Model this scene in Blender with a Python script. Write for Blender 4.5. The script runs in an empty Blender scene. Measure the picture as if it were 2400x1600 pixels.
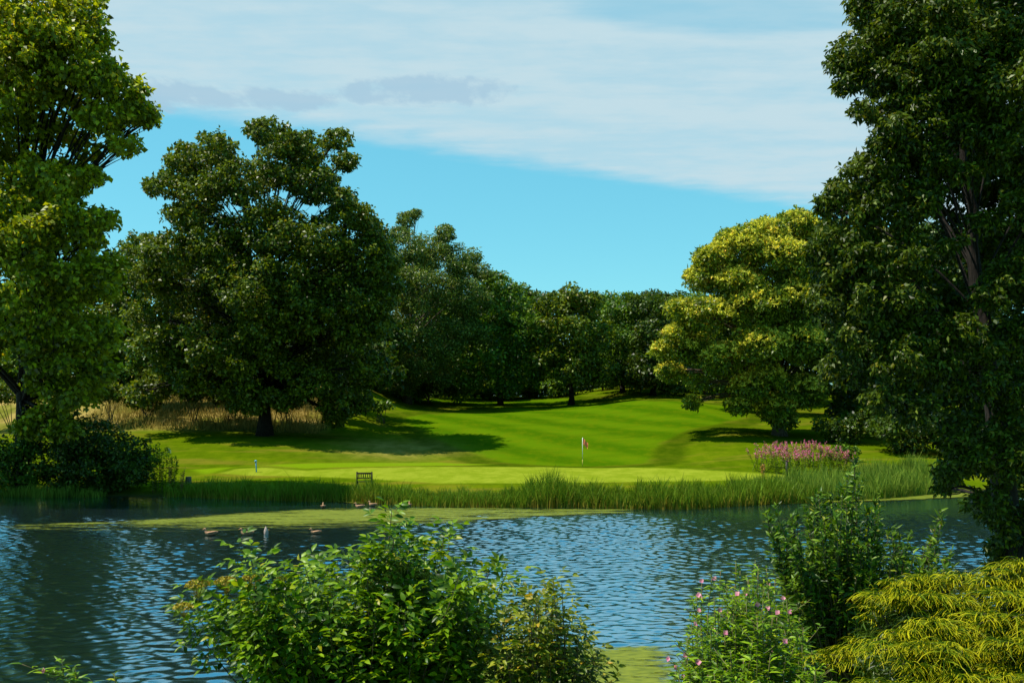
import bpy, math, random
import numpy as np

R = math.radians
scene = bpy.context.scene
COL = scene.collection
rng = np.random.default_rng(7)
random.seed(7)

# ------------------------------------------------------------------ camera
CAM_H = 5.0                       # eye height above the pond's surface
cam_d = bpy.data.cameras.new("camera")
cam = bpy.data.objects.new("camera", cam_d)
COL.objects.link(cam)
cam.location = (0, 0, CAM_H)
cam.rotation_euler = (R(90), 0, 0)
cam_d.sensor_width = 36.0
cam_d.lens = 36.0
cam_d.shift_y = 165.0 / 2400.0
cam_d.clip_start = 0.1
cam_d.clip_end = 5000
scene.camera = cam

# ------------------------------------------------------------------ light
SUN_EL, SUN_AZ = 63.0, -92.0      # azimuth from +Y towards +X
sd = bpy.data.lights.new("sun", 'SUN')
sd.energy = 5.0
sd.angle = R(0.5)
sd.color = (1.0, 0.94, 0.83)
sun = bpy.data.objects.new("sun", sd)
COL.objects.link(sun)
sun.location = (-60, -20, 90)
sun.rotation_euler = (R(90 - SUN_EL), 0, R(180 - SUN_AZ))

scene.view_settings.view_transform = 'Standard'
scene.view_settings.look = 'None'
scene.view_settings.exposure = 0.42
scene.view_settings.gamma = 1.0
scene.render.engine = 'CYCLES'
scene.cycles.use_denoising = True
scene.cycles.max_bounces = 6
scene.cycles.diffuse_bounces = 2
scene.cycles.glossy_bounces = 3
scene.cycles.transmission_bounces = 3
scene.cycles.transparent_max_bounces = 8
scene.cycles.caustics_reflective = False
scene.cycles.caustics_refractive = False


# ------------------------------------------------------------------ node helpers
class NT:
    def __init__(s, tree):
        s.t = tree
        s.n = tree.nodes
        s.l = tree.links

    def node(s, typ, **kw):
        n = s.n.new(typ)
        for k, v in kw.items():
            setattr(n, k, v)
        return n

    def put(s, sock, v):
        if hasattr(v, 'is_linked') or isinstance(v, bpy.types.NodeSocket):
            s.l.new(v, sock)
        else:
            sock.default_value = v

    def math(s, op, a, b=None, c=None, clamp=False):
        n = s.node('ShaderNodeMath', operation=op)
        n.use_clamp = clamp
        s.put(n.inputs[0], a)
        if b is not None:
            s.put(n.inputs[1], b)
        if c is not None:
            s.put(n.inputs[2], c)
        return n.outputs[0]

    def smooth(s, v, a, b):
        n = s.node('ShaderNodeMapRange', interpolation_type='SMOOTHSTEP')
        s.put(n.inputs[0], v)
        n.inputs[1].default_value = a
        n.inputs[2].default_value = b
        return n.outputs[0]

    def mix(s, f, a, b):
        n = s.node('ShaderNodeMix', data_type='RGBA')
        s.put(n.inputs[0], f)
        s.put(n.inputs[6], a)
        s.put(n.inputs[7], b)
        return n.outputs[2]

    def noise(s, vec, scale, detail=2.0, rough=0.5):
        n = s.node('ShaderNodeTexNoise')
        if vec is not None:
            s.l.new(vec, n.inputs['Vector'])
        n.inputs['Scale'].default_value = scale
        n.inputs['Detail'].default_value = detail
        n.inputs['Roughness'].default_value = rough
        return n.outputs[0]

    def scaled(s, vec, sc, loc=(0, 0, 0), rot=(0, 0, 0)):
        n = s.node('ShaderNodeMapping')
        s.l.new(vec, n.inputs[0])
        n.inputs[1].default_value = loc
        n.inputs[2].default_value = rot
        n.inputs[3].default_value = sc
        return n.outputs[0]

    def ramp(s, f, stops):
        n = s.node('ShaderNodeValToRGB')
        s.put(n.inputs[0], f)
        e = n.color_ramp.elements
        while len(e) < len(stops):
            e.new(0.5)
        for i, (p, c) in enumerate(stops):
            e[i].position = p
            e[i].color = (*c, 1)
        return n.outputs[0]


def rgba(c):
    return (*c, 1.0)


# ------------------------------------------------------------------ sky
world = bpy.data.worlds.new("World")
scene.world = world
world.use_nodes = True
w = NT(world.node_tree)
w.n.clear()
sky = w.node('ShaderNodeTexSky', sky_type='NISHITA')
sky.sun_disc = False
sky.sun_elevation = R(SUN_EL)
sky.sun_rotation = R(SUN_AZ)
sky.altitude = 0
sky.air_density = 1.0
sky.dust_density = 0.3
sky.ozone_density = 1.0
hs = w.node('ShaderNodeHueSaturation')
hs.inputs['Hue'].default_value = 0.478
hs.inputs['Saturation'].default_value = 1.25
hs.inputs['Value'].default_value = 1.05
w.l.new(sky.outputs[0], hs.inputs['Color'])
tint = w.node('ShaderNodeMix', data_type='RGBA', blend_type='MULTIPLY')
tint.inputs[0].default_value = 1.0
w.l.new(hs.outputs[0], tint.inputs[6])
tint.inputs[7].default_value = (0.88, 1.45, 1.38, 1)
veil = w.node('ShaderNodeMix', data_type='RGBA')          # thin high haze evens the blue out
veil.inputs[0].default_value = 0.45
w.l.new(tint.outputs[2], veil.inputs[6])
veil.inputs[7].default_value = (2.1, 6.4, 8.2, 1)
tc = w.node('ShaderNodeTexCoord')
sep = w.node('ShaderNodeSeparateXYZ')
w.l.new(tc.outputs['Generated'], sep.inputs[0])
zc = w.math('MAXIMUM', sep.outputs[2], 0.03)
X = w.math('DIVIDE', sep.outputs[0], zc)          # where the view meets a cloud layer of height 1
Y = w.math('DIVIDE', sep.outputs[1], zc)
cmb = w.node('ShaderNodeCombineXYZ')
w.l.new(X, cmb.inputs[0])
w.l.new(Y, cmb.inputs[1])
pl = cmb.outputs[0]
n_puff = w.noise(w.scaled(pl, (2.2, 1.0, 1)), 4.6, 5, 0.6)
n_edge = w.noise(w.scaled(pl, (0.55, 1.2, 1), rot=(0, 0, R(-31))), 1.1, 3, 0.5)
n_str = w.noise(w.scaled(pl, (0.5, 2.4, 1), rot=(0, 0, R(-12))), 1.6, 5, 0.55)
n_fine = w.noise(w.scaled(pl, (1.0, 1.6, 1)), 5.0, 5, 0.6)
dist = w.math('ADD', w.math('MULTIPLY', w.math('ADD', X, 1.185), 0.524),
              w.math('MULTIPLY', w.math('SUBTRACT', Y, 3.40), -0.8516))
dist = w.math('ADD', dist, w.math('MULTIPLY', w.math('SUBTRACT', n_edge, 0.5), 0.30))
dist = w.math('ADD', dist, w.math('MULTIPLY', w.math('SUBTRACT', n_fine, 0.5), 0.22))
sheet = w.smooth(dist, -0.08, 0.28)
sheet = w.math('MULTIPLY', sheet, w.smooth(Y, 2.0, 2.42))
thin = w.math('ADD', 0.70, w.math('MULTIPLY', w.smooth(w.math('ADD', w.math('MULTIPLY', n_str, 0.6), w.math('MULTIPLY', n_fine, 0.4)), 0.36, 0.60), 0.28))
sheet = w.math('MULTIPLY', sheet, thin)


def ell(cx, cy, rx, ry, nz, amp):
    a = w.math('DIVIDE', w.math('SUBTRACT', X, cx), rx)
    b = w.math('DIVIDE', w.math('SUBTRACT', Y, cy), ry)
    r2 = w.math('ADD', w.math('MULTIPLY', a, a), w.math('MULTIPLY', b, b))
    return w.math('ADD', r2, w.math('MULTIPLY', w.math('SUBTRACT', nz, 0.5), amp))


gap = w.math('SUBTRACT', 1.0, w.smooth(ell(0.56, 2.56, 0.42, 0.20, n_str, 2.6), 0.15, 1.3))
sheet = w.math('MULTIPLY', sheet, w.math('SUBTRACT', 1.0, w.math('MULTIPLY', gap, 0.42)))
col = w.mix(sheet, veil.outputs[2], rgba((5.2, 6.9, 7.6)))
puffs = None
for (cx, cy, rx, ry) in ((-0.25, 3.20, 0.24, 0.17), (-0.74, 3.27, 0.20, 0.14), (-1.08, 3.24, 0.26, 0.18), (-0.49, 3.24, 0.07, 0.12)):
    p = w.math('SUBTRACT', 1.0, w.smooth(ell(cx, cy, rx, ry, n_puff, 4.2), 0.2, 1.2))
    puffs = p if puffs is None else w.math('MAXIMUM', puffs, p)
col = w.mix(w.math('MULTIPLY', puffs, 0.75), col, rgba((3.6, 5.5, 6.9)))
bg = w.node('ShaderNodeBackground')
w.l.new(col, bg.inputs[0])
bg.inputs[1].default_value = 0.079
out = w.node('ShaderNodeOutputWorld')
w.l.new(bg.outputs[0], out.inputs[0])


# ------------------------------------------------------------------ materials
def mat_new(name):
    m = bpy.data.materials.new(name)
    m.use_nodes = True
    t = NT(m.node_tree)
    t.n.clear()
    o = t.node('ShaderNodeOutputMaterial')
    return m, t, o


def principled(t, col, rough=0.6, spec=0.3):
    b = t.node('ShaderNodeBsdfPrincipled')
    t.put(b.inputs['Base Color'], col)
    t.put(b.inputs['Roughness'], rough)
    b.inputs['Specular IOR Level'].default_value = spec
    return b


def leaf_mat(name, dark, mid, light, trans=0.28, rough=0.42, spec=0.22, patch=0.35, patch_scale=0.5):
    m, t, o = mat_new(name)
    g = t.node('ShaderNodeNewGeometry')
    wide = [tuple(x * k for x in q) for q, k in ((dark, 0.40), (mid, 0.95), (light, 1.60))]
    aged = (light[0] * 2.2, light[1] * 1.35, light[2] * 1.5)
    c = t.ramp(g.outputs['Random Per Island'], [(0.0, wide[0]), (0.5, wide[1]), (0.965, wide[2]), (0.985, aged)])
    tcn = t.node('ShaderNodeTexCoord')
    nz = t.noise(tcn.outputs['Object'], patch_scale, 2)
    c2 = t.mix(t.math('MULTIPLY', t.smooth(nz, 0.35, 0.65), patch), c, rgba(light))
    b = principled(t, c2, rough, spec)
    tr = t.node('ShaderNodeBsdfTranslucent')
    br = t.node('ShaderNodeMix', data_type='RGBA', blend_type='MULTIPLY')
    br.inputs[0].default_value = 1.0
    t.l.new(c2, br.inputs[6])
    br.inputs[7].default_value = (2.0, 1.9, 0.7, 1)
    t.l.new(br.outputs[2], tr.inputs[0])
    mx = t.node('ShaderNodeMixShader')
    mx.inputs[0].default_value = trans
    t.l.new(b.outputs[0], mx.inputs[1])
    t.l.new(tr.outputs[0], mx.inputs[2])
    t.l.new(mx.outputs[0], o.inputs[0])
    return m


def blade_mat(name, base, mid, tip, trans=0.25, rough=0.5):
    """colour runs along the blade (attribute 't' 0 at the root, 1 at the tip), varied per blade"""
    m, t, o = mat_new(name)
    a = t.node('ShaderNodeAttribute', attribute_name='t')
    g = t.node('ShaderNodeNewGeometry')
    f = t.math('ADD', a.outputs['Fac'], t.math('MULTIPLY', t.math('SUBTRACT', g.outputs['Random Per Island'], 0.5), 0.75))
    c = t.ramp(f, [(0.0, base), (0.45, mid), (1.0, tip)])
    tcn = t.node('ShaderNodeTexCoord')
    nz = t.noise(tcn.outputs['Object'], 0.45, 3)
    hsv = t.node('ShaderNodeHueSaturation')
    t.l.new(c, hsv.inputs['Color'])
    t.l.new(t.math('ADD', 0.45, t.math('MULTIPLY', nz, 1.1)), hsv.inputs['Value'])
    b = principled(t, hsv.outputs[0], rough, 0.08)
    tr = t.node('ShaderNodeBsdfTranslucent')
    t.l.new(hsv.outputs[0], tr.inputs[0])
    mx = t.node('ShaderNodeMixShader')
    mx.inputs[0].default_value = trans
    t.l.new(b.outputs[0], mx.inputs[1])
    t.l.new(tr.outputs[0], mx.inputs[2])
    t.l.new(mx.outputs[0], o.inputs[0])
    return m


def plain_mat(name, c1, c2=None, rough=0.6, spec=0.3, scale=8.0, bump=0.0):
    m, t, o = mat_new(name)
    tcn = t.node('ShaderNodeTexCoord')
    nz = t.noise(tcn.outputs['Object'], scale, 4)
    c = t.mix(t.smooth(nz, 0.3, 0.7), rgba(c1), rgba(c2 or tuple(x * 0.75 for x in c1)))
    b = principled(t, c, rough, spec)
    if bump:
        bp = t.node('ShaderNodeBump')
        bp.inputs['Strength'].default_value = bump
        bp.inputs['Distance'].default_value = 0.05
        t.l.new(nz, bp.inputs['Height'])
        t.l.new(bp.outputs[0], b.inputs['Normal'])
    t.l.new(b.outputs[0], o.inputs[0])
    return m


def bark_mat(name, c1, c2):
    m, t, o = mat_new(name)
    tcn = t.node('ShaderNodeTexCoord')
    v = t.scaled(tcn.outputs['Object'], (5, 5, 0.9))
    nz = t.noise(v, 2.0, 5, 0.65)
    c = t.mix(t.smooth(nz, 0.35, 0.65), rgba(c1), rgba(c2))
    b = principled(t, c, 0.85, 0.15)
    bp = t.node('ShaderNodeBump')
    bp.inputs['Strength'].default_value = 0.8
    bp.inputs['Distance'].default_value = 0.08
    t.l.new(nz, bp.inputs['Height'])
    t.l.new(bp.outputs[0], b.inputs['Normal'])
    t.l.new(b.outputs[0], o.inputs[0])
    return m


M = {}
M['bark'] = bark_mat('bark', (0.05, 0.036, 0.024), (0.15, 0.115, 0.08))
M['dark_bark'] = bark_mat('dark_bark', (0.010, 0.008, 0.006), (0.028, 0.022, 0.016))
M['twig'] = bark_mat('twig', (0.07, 0.055, 0.03), (0.15, 0.12, 0.06))
M['greenstem'] = plain_mat('green_stem', (0.10, 0.13, 0.03), (0.16, 0.10, 0.04))
M['plane'] = leaf_mat('plane_leaf', (0.0675, 0.0975, 0.0024), (0.1558, 0.1973, 0.0047), (0.2791, 0.2993, 0.0084), trans=0.34)
M['oak'] = leaf_mat('oak_leaf', (0.0250, 0.0548, 0.0027), (0.0584, 0.0991, 0.0040), (0.1147, 0.1475, 0.0078), trans=0.22)
M['willow'] = leaf_mat('grey_green_leaf', (0.0313, 0.0701, 0.0071), (0.0694, 0.1188, 0.0113), (0.1343, 0.1809, 0.0240), trans=0.22)
M['wood'] = leaf_mat('woodland_leaf', (0.0217, 0.0684, 0.0045), (0.0508, 0.1197, 0.0068), (0.1028, 0.1771, 0.0092), trans=0.2)
M['olive'] = leaf_mat('olive_leaf', (0.0305, 0.0643, 0.0030), (0.0661, 0.1131, 0.0044), (0.1208, 0.1542, 0.0073), trans=0.22)
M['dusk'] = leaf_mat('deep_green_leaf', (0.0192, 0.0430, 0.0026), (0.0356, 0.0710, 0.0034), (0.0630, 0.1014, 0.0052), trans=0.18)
M['conifer'] = leaf_mat('conifer_needle', (0.012, 0.034, 0.016), (0.022, 0.050, 0.022), (0.04, 0.075, 0.03), trans=0.1)
M['chestnut'] = leaf_mat('chestnut_leaf', (0.0484, 0.0902, 0.0044), (0.0935, 0.1485, 0.0066), (0.1650, 0.2090, 0.0110), trans=0.28)
M['catkin'] = leaf_mat('chestnut_catkin', (0.3250, 0.3480, 0.0275), (0.4500, 0.4440, 0.0440), (0.6000, 0.5520, 0.0770), trans=0.25, spec=0.1, rough=0.8)
M['ash'] = leaf_mat('glossy_dark_leaf', (0.0155, 0.0356, 0.0018), (0.0366, 0.0655, 0.0031), (0.0810, 0.1138, 0.0053), trans=0.2, rough=0.42, spec=0.16)
M['elder'] = leaf_mat('elder_leaf', (0.0247, 0.0738, 0.0014), (0.0641, 0.1489, 0.0024), (0.1479, 0.2263, 0.0043), trans=0.3, rough=0.4)
M['elder_y'] = leaf_mat('yellowing_leaf', (0.045, 0.105, 0.004), (0.095, 0.15, 0.007), (0.2, 0.2, 0.014), trans=0.3)
M['sallow'] = leaf_mat('sallow_leaf', (0.0216, 0.0654, 0.0031), (0.0479, 0.1091, 0.0043), (0.1018, 0.1637, 0.0068), trans=0.24, rough=0.4, spec=0.18)
M['herb'] = leaf_mat('willowherb_leaf', (0.0455, 0.1200, 0.0019), (0.0941, 0.1975, 0.0029), (0.1822, 0.2681, 0.0048), trans=0.3)
M['pink'] = leaf_mat('pink_petal', (0.50, 0.12, 0.24), (0.62, 0.18, 0.32), (0.72, 0.32, 0.42), trans=0.3, spec=0.1)
M['pinkhead'] = leaf_mat('loosestrife_flower', (0.4, 0.06, 0.18), (0.54, 0.09, 0.26), (0.66, 0.17, 0.34), trans=0.25, spec=0.1)
M['umbel'] = leaf_mat('umbel_floret', (0.20, 0.17, 0.02), (0.34, 0.24, 0.03), (0.46, 0.38, 0.06), trans=0.15, spec=0.1)
M['umbel_g'] = leaf_mat('green_umbel_floret', (0.14, 0.19, 0.02), (0.22, 0.26, 0.03), (0.34, 0.34, 0.06), trans=0.15, spec=0.1)
M['white_petal'] = leaf_mat('white_petal', (0.6, 0.6, 0.5), (0.75, 0.75, 0.68), (0.8, 0.8, 0.75), trans=0.2)
M['gold'] = blade_mat('golden_cypress_thread', (0.03, 0.085, 0.003), (0.15, 0.2, 0.003), (0.5, 0.43, 0.005), trans=0.2)
M['reed'] = blade_mat('reed_blade', (0.3, 0.24, 0.03), (0.13, 0.185, 0.008), (0.13, 0.22, 0.01))
M['sedge'] = blade_mat('sedge_blade', (0.12, 0.16, 0.02), (0.12, 0.20, 0.015), (0.20, 0.28, 0.03))
M['dry'] = blade_mat('dry_grass_blade', (0.16, 0.16, 0.03), (0.32, 0.235, 0.05), (0.46, 0.33, 0.08))
M['dock'] = leaf_mat('dock_seed', (0.25, 0.09, 0.02), (0.36, 0.15, 0.03), (0.45, 0.25, 0.06), trans=0.1)


# ------------------------------------------------------------------ terrain
K = 2400.0 / 2352.0


def sm(v, a, b):
    t = np.clip((np.asarray(v, float) - a) / (b - a), 0, 1)
    return t * t * (3 - 2 * t)


FAR_X = [-120, -50, -30, -19.5, -12.2, -5.7, 2.2, 8.9, 16.2, 22.5, 29.3, 50, 120]
FAR_Y = [62, 61, 60.5, 60.5, 58.3, 55.2, 53.6, 53.4, 56.6, 59.8, 64.5, 70, 80]
NEAR_X = [-120, -40, -14, 0, 3, 6, 10, 13, 20, 30, 45, 120]
NEAR_Y = [30, 20, 15.5, 15.5, 16, 17.6, 20.6, 23.5, 29.5, 37, 48, 60]
S_Z = [(-40, -1.6), (-6, -1.5), (0, 0), (2.5, 0.32), (8, 0.58), (17, 0.74), (25.5, 0.82), (29, 0.95), (41.5, 2.0), (56.5, 3.4),
       (71.5, 4.86), (75, 5.02), (81, 4.90), (89, 5.4), (102, 6.6), (112, 7.2), (127, 7.8), (150, 8.2), (400, 9.5)]
N_Z = [(-40, -1.6), (-5, -1.5), (0, 0), (1.5, 0.42), (15.5, 3.3), (25, 3.9), (60, 4.5)]


def hgt(x, y):
    x = np.asarray(x, float)
    y = np.asarray(y, float)
    s = y - np.interp(x, FAR_X, FAR_Y) - 0.35 * np.sin(x * 0.55) - 0.2 * np.sin(x * 1.3 + 1)
    far = np.interp(s, [p[0] for p in S_Z], [p[1] for p in S_Z])
    far = far + 1.2 * sm(y, 68, 92) * sm(-x, 3, 22)
    far = far + 2.6 * sm(y, 99, 121) * sm(-x, 13, 22)
    far = far + 1.75 * sm(y, 60, 89) * sm(x, 5, 22)
    far = far + sm(s, 30, 45) * 0.30 * np.sin(x * 0.16 + y * 0.07) * np.cos(y * 0.11 + 1)
    t = np.interp(x, NEAR_X, NEAR_Y) - y
    near = np.interp(t, [p[0] for p in N_Z], [p[1] for p in N_Z])
    return np.maximum(far, near)


def h1(x, y):
    return float(hgt(x, y))


def P(px, py, d):
    """the point at depth d seen at a place of the photograph (2352 px wide)"""
    return np.array([(px * K - 1200) / 2400 * d, d, CAM_H - (py * K - 965) / 2400 * d])


def G(px, py, d0=20.0):
    d = np.arange(d0, 420, 0.1)
    x = (px * K - 1200) / 2400 * d
    z = CAM_H - (py * K - 965) / 2400 * d
    below = z <= np.maximum(hgt(x, d), 0)
    i = int(np.argmax(below)) if below.any() else len(d) - 1
    return np.array([x[i], d[i], max(h1(x[i], d[i]), 0)])


# ------------------------------------------------------------------ mesh helpers
def mesh_from(name, V, F, mat, parent=None, attr=None, smooth=False, loc=None):
    """V (n,3); F list of index arrays (m,3) or (m,4)"""
    V = np.asarray(V, dtype=np.float32)
    if not isinstance(F, (list, tuple)):
        F = [F]
    F = [np.asarray(f, dtype=np.int32) for f in F if len(f)]
    me = bpy.data.meshes.new(name)
    me.vertices.add(len(V))
    me.vertices.foreach_set('co', V.ravel())
    idx = np.concatenate([f.ravel() for f in F])
    tot = np.concatenate([np.full(len(f), f.shape[1], np.int32) for f in F])
    start = np.concatenate([[0], np.cumsum(tot)[:-1]]).astype(np.int32)
    me.loops.add(len(idx))
    me.loops.foreach_set('vertex_index', idx)
    me.polygons.add(len(tot))
    me.polygons.foreach_set('loop_start', start)
    if smooth:
        me.polygons.foreach_set('use_smooth', np.ones(len(tot), bool))
    me.update(calc_edges=True)
    if attr:
        for k, v in attr.items():
            v = np.asarray(v, dtype=np.float32)
            if v.ndim == 1:
                a = me.attributes.new(k, 'FLOAT', 'POINT')
                a.data.foreach_set('value', v)
            else:
                a = me.attributes.new(k, 'FLOAT_COLOR', 'POINT')
                a.data.foreach_set('color', np.concatenate([v, np.ones((len(v), 1), np.float32)], 1).ravel())
    if mat is not None:
        for mm in (mat if isinstance(mat, (list, tuple)) else [mat]):
            me.materials.append(mm)
    o = bpy.data.objects.new(name, me)
    COL.objects.link(o)
    if parent is not None:
        o.parent = parent
    if loc is not None:
        o.location = loc
    return o


def thing(name, label, cat, loc=(0, 0, 0), group=None, kind=None):
    o = bpy.data.objects.new(name, None)
    COL.objects.link(o)
    o.location = loc
    return tag(o, label, cat, group, kind)


def tag(o, label=None, cat=None, group=None, kind=None):
    if label:
        o['label'] = label
    if cat:
        o['category'] = cat
    if group:
        o['group'] = group
    if kind:
        o['kind'] = kind
    return o


def norm(a):
    return a / np.maximum(np.linalg.norm(a, axis=-1, keepdims=True), 1e-9)


class MB:
    def __init__(s):
        s.v = []
        s.f4 = []
        s.f3 = []
        s.t = []
        s.n = 0

    def add(s, V, F4=None, F3=None, t=None):
        V = np.asarray(V, float)
        s.v.append(V)
        if F4 is not None and len(F4):
            s.f4.append(np.asarray(F4) + s.n)
        if F3 is not None and len(F3):
            s.f3.append(np.asarray(F3) + s.n)
        if t is not None:
            s.t.append(np.asarray(t, float))
        s.n += len(V)

    def tube(s, path, rad, seg=7, cap=True):
        path = np.asarray(path, float)
        rad = np.broadcast_to(np.asarray(rad, float), (len(path),))
        tg = norm(np.gradient(path, axis=0))
        ref = np.array([0.31, 0.92, 0.22]) if abs(tg[0][2]) > 0.6 else np.array([0, 0, 1.0])
        a = norm(np.cross(tg, ref))
        b = np.cross(tg, a)
        th = np.linspace(0, 2 * np.pi, seg, endpoint=False)
        V = path[:, None, :] + rad[:, None, None] * (np.cos(th)[None, :, None] * a[:, None, :] + np.sin(th)[None, :, None] * b[:, None, :])
        n = len(path)
        i = np.arange(n - 1)[:, None] * seg
        j = np.arange(seg)[None, :]
        j2 = (j + 1) % seg
        F = np.stack([i + j, i + j2, i + seg + j2, i + seg + j], -1).reshape(-1, 4)
        V = V.reshape(-1, 3)
        F3 = None
        if cap:
            V = np.concatenate([V, path[:1], path[-1:]])
            k = n * seg
            jj = np.arange(seg)
            jj2 = (jj + 1) % seg
            F3 = np.concatenate([np.stack([jj2, jj, np.full(seg, k)], -1),
                                 np.stack([(n - 1) * seg + jj, (n - 1) * seg + jj2, np.full(seg, k + 1)], -1)])
        s.add(V, F, F3)

    def box(s, c, size, rz=0.0, ry=0.0):
        x, y, z = [q / 2 for q in size]
        V = np.array([[-x, -y, -z], [x, -y, -z], [x, y, -z], [-x, y, -z], [-x, -y, z], [x, -y, z], [x, y, z], [-x, y, z]])
        if ry:
            q = np.array([[math.cos(ry), 0, math.sin(ry)], [0, 1, 0], [-math.sin(ry), 0, math.cos(ry)]])
            V = V @ q.T
        q = np.array([[math.cos(rz), -math.sin(rz), 0], [math.sin(rz), math.cos(rz), 0], [0, 0, 1]])
        V = V @ q.T + np.asarray(c)
        s.add(V, [[0, 3, 2, 1], [4, 5, 6, 7], [0, 1, 5, 4], [1, 2, 6, 5], [2, 3, 7, 6], [3, 0, 4, 7]])

    def leaves(s, Pt, D, N, L, W, fine=False, fold=0.25, droop=0.15):
        """one leaf per row: base Pt, axis D, normal N, length L, width W"""
        n = len(Pt)
        if n == 0:
            return
        D = norm(D)
        S = norm(np.cross(D, N))
        N = np.cross(S, D)
        L = np.broadcast_to(np.asarray(L, float), (n,))[:, None]
        W = np.broadcast_to(np.asarray(W, float), (n,))[:, None]
        if not fine:
            b = Pt
            t = Pt + D * L - N * L * droop
            m = Pt + D * L * 0.45
            l = m + S * W * 0.5 + N * W * fold
            r = m - S * W * 0.5 + N * W * fold
            V = np.stack([b, r, t, l], 1).reshape(-1, 3)
            i = np.arange(n)[:, None] * 4
            s.add(V, i + np.array([[0, 1, 2, 3]]))
        else:
            m1 = Pt + D * L * 0.30 + N * L * 0.02
            m2 = Pt + D * L * 0.68 - N * L * droop * 0.45
            t = Pt + D * L - N * L * droop
            u = N * W * fold
            l1 = m1 + S * W * 0.46 + u
            r1 = m1 - S * W * 0.46 + u
            l2 = m2 + S * W * 0.38 + u
            r2 = m2 - S * W * 0.38 + u
            V = np.stack([Pt, m1, m2, t, l1, r1, l2, r2], 1).reshape(-1, 3)
            i = np.arange(n)[:, None] * 8
            F4 = np.concatenate([i + np.array([[1, 2, 6, 4]]), i + np.array([[1, 5, 7, 2]])])
            F3 = np.concatenate([i + np.array([[0, 1, 4]]), i + np.array([[0, 5, 1]]), i + np.array([[2, 3, 6]]), i + np.array([[2, 7, 3]])])
            s.add(V, F4, F3)

    def blades(s, B, H, W, lean, bend, seg=3):
        """upright ribbons: root B, height H, width W, lean (n,2) at the tip"""
        n = len(B)
        az = rng.uniform(0, 2 * np.pi, n)
        side = np.stack([np.cos(az), np.sin(az), np.zeros(n)], 1)
        V = []
        T = []
        for k in range(seg + 1):
            f = k / seg
            c = B + np.stack([lean[:, 0] * f ** bend, lean[:, 1] * f ** bend, H * (f - 0.08 * f * f)], 1)
            wd = (W * (1 - 0.9 * f ** 1.6) * 0.5)[:, None]
            V += [c - side * wd, c + side * wd]
            T += [np.full(n, f), np.full(n, f)]
        V = np.stack(V, 1).reshape(-1, 3)
        T = np.stack(T, 1).reshape(-1)
        i = np.arange(n)[:, None] * (2 * seg + 2)
        F = np.concatenate([i + np.array([[2 * k, 2 * k + 1, 2 * k + 3, 2 * k + 2]]) for k in range(seg)])
        s.add(V, F, None, T)

    def build(s, name, mat, parent=None, origin=None, smooth=False, loc=None):
        V = np.concatenate(s.v)
        if origin is not None:
            V = V - np.asarray(origin)
        F = []
        if s.f4:
            F.append(np.concatenate(s.f4))
        if s.f3:
            F.append(np.concatenate(s.f3))
        at = {'t': np.concatenate(s.t)} if s.t else None
        return mesh_from(name, V, F, mat, parent, at, smooth, loc)


def ball(n):
    v = norm(rng.normal(size=(n, 3)))
    return v


# ------------------------------------------------------------------ ground sheet
def poly_dist(poly, x, y):
    """signed distance, positive inside"""
    poly = np.asarray(poly, float)
    d = np.full(x.shape, 1e9)
    ins = np.zeros(x.shape, bool)
    for i in range(len(poly)):
        a, b = poly[i], poly[(i + 1) % len(poly)]
        ab = b - a
        t = np.clip(((x - a[0]) * ab[0] + (y - a[1]) * ab[1]) / max(ab @ ab, 1e-9), 0, 1)
        d = np.minimum(d, np.hypot(x - a[0] - t * ab[0], y - a[1] - t * ab[1]))
        c = ((a[1] > y) != (b[1] > y))
        if abs(ab[1]) > 1e-9:
            ins ^= c & (x < ab[0] * (y - a[1]) / ab[1] + a[0])
    return np.where(ins, d, -d)


def px_poly(pts):
    return [G(*p)[:2] for p in pts]


FAIRWAY = px_poly([(1040, 908), (1250, 912), (1500, 922), (1740, 936), (1715, 958), (1640, 976), (1570, 992), (1530, 1012), (1500, 1034),
                   (1492, 1064), (1400, 1070), (1250, 1069), (1150, 1062), (1050, 1030), (965, 988), (918, 963), (985, 950), (1180, 943), (1130, 937), (1000, 930), (975, 920)])
GREEN = px_poly([(505, 1086), (540, 1076), (610, 1073), (700, 1080), (820, 1074), (1000, 1071), (1250, 1072), (1450, 1073), (1600, 1078), (1830, 1092),
                 (1800, 1099), (1500, 1106), (1200, 1110), (1000, 1110), (850, 1100), (700, 1094), (560, 1092)])
FRINGE = px_poly([(440, 1078), (640, 1066), (1000, 1061), (1130, 1066), (1000, 1069), (700, 1076), (610, 1069), (540, 1072), (470, 1090)])


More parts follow.
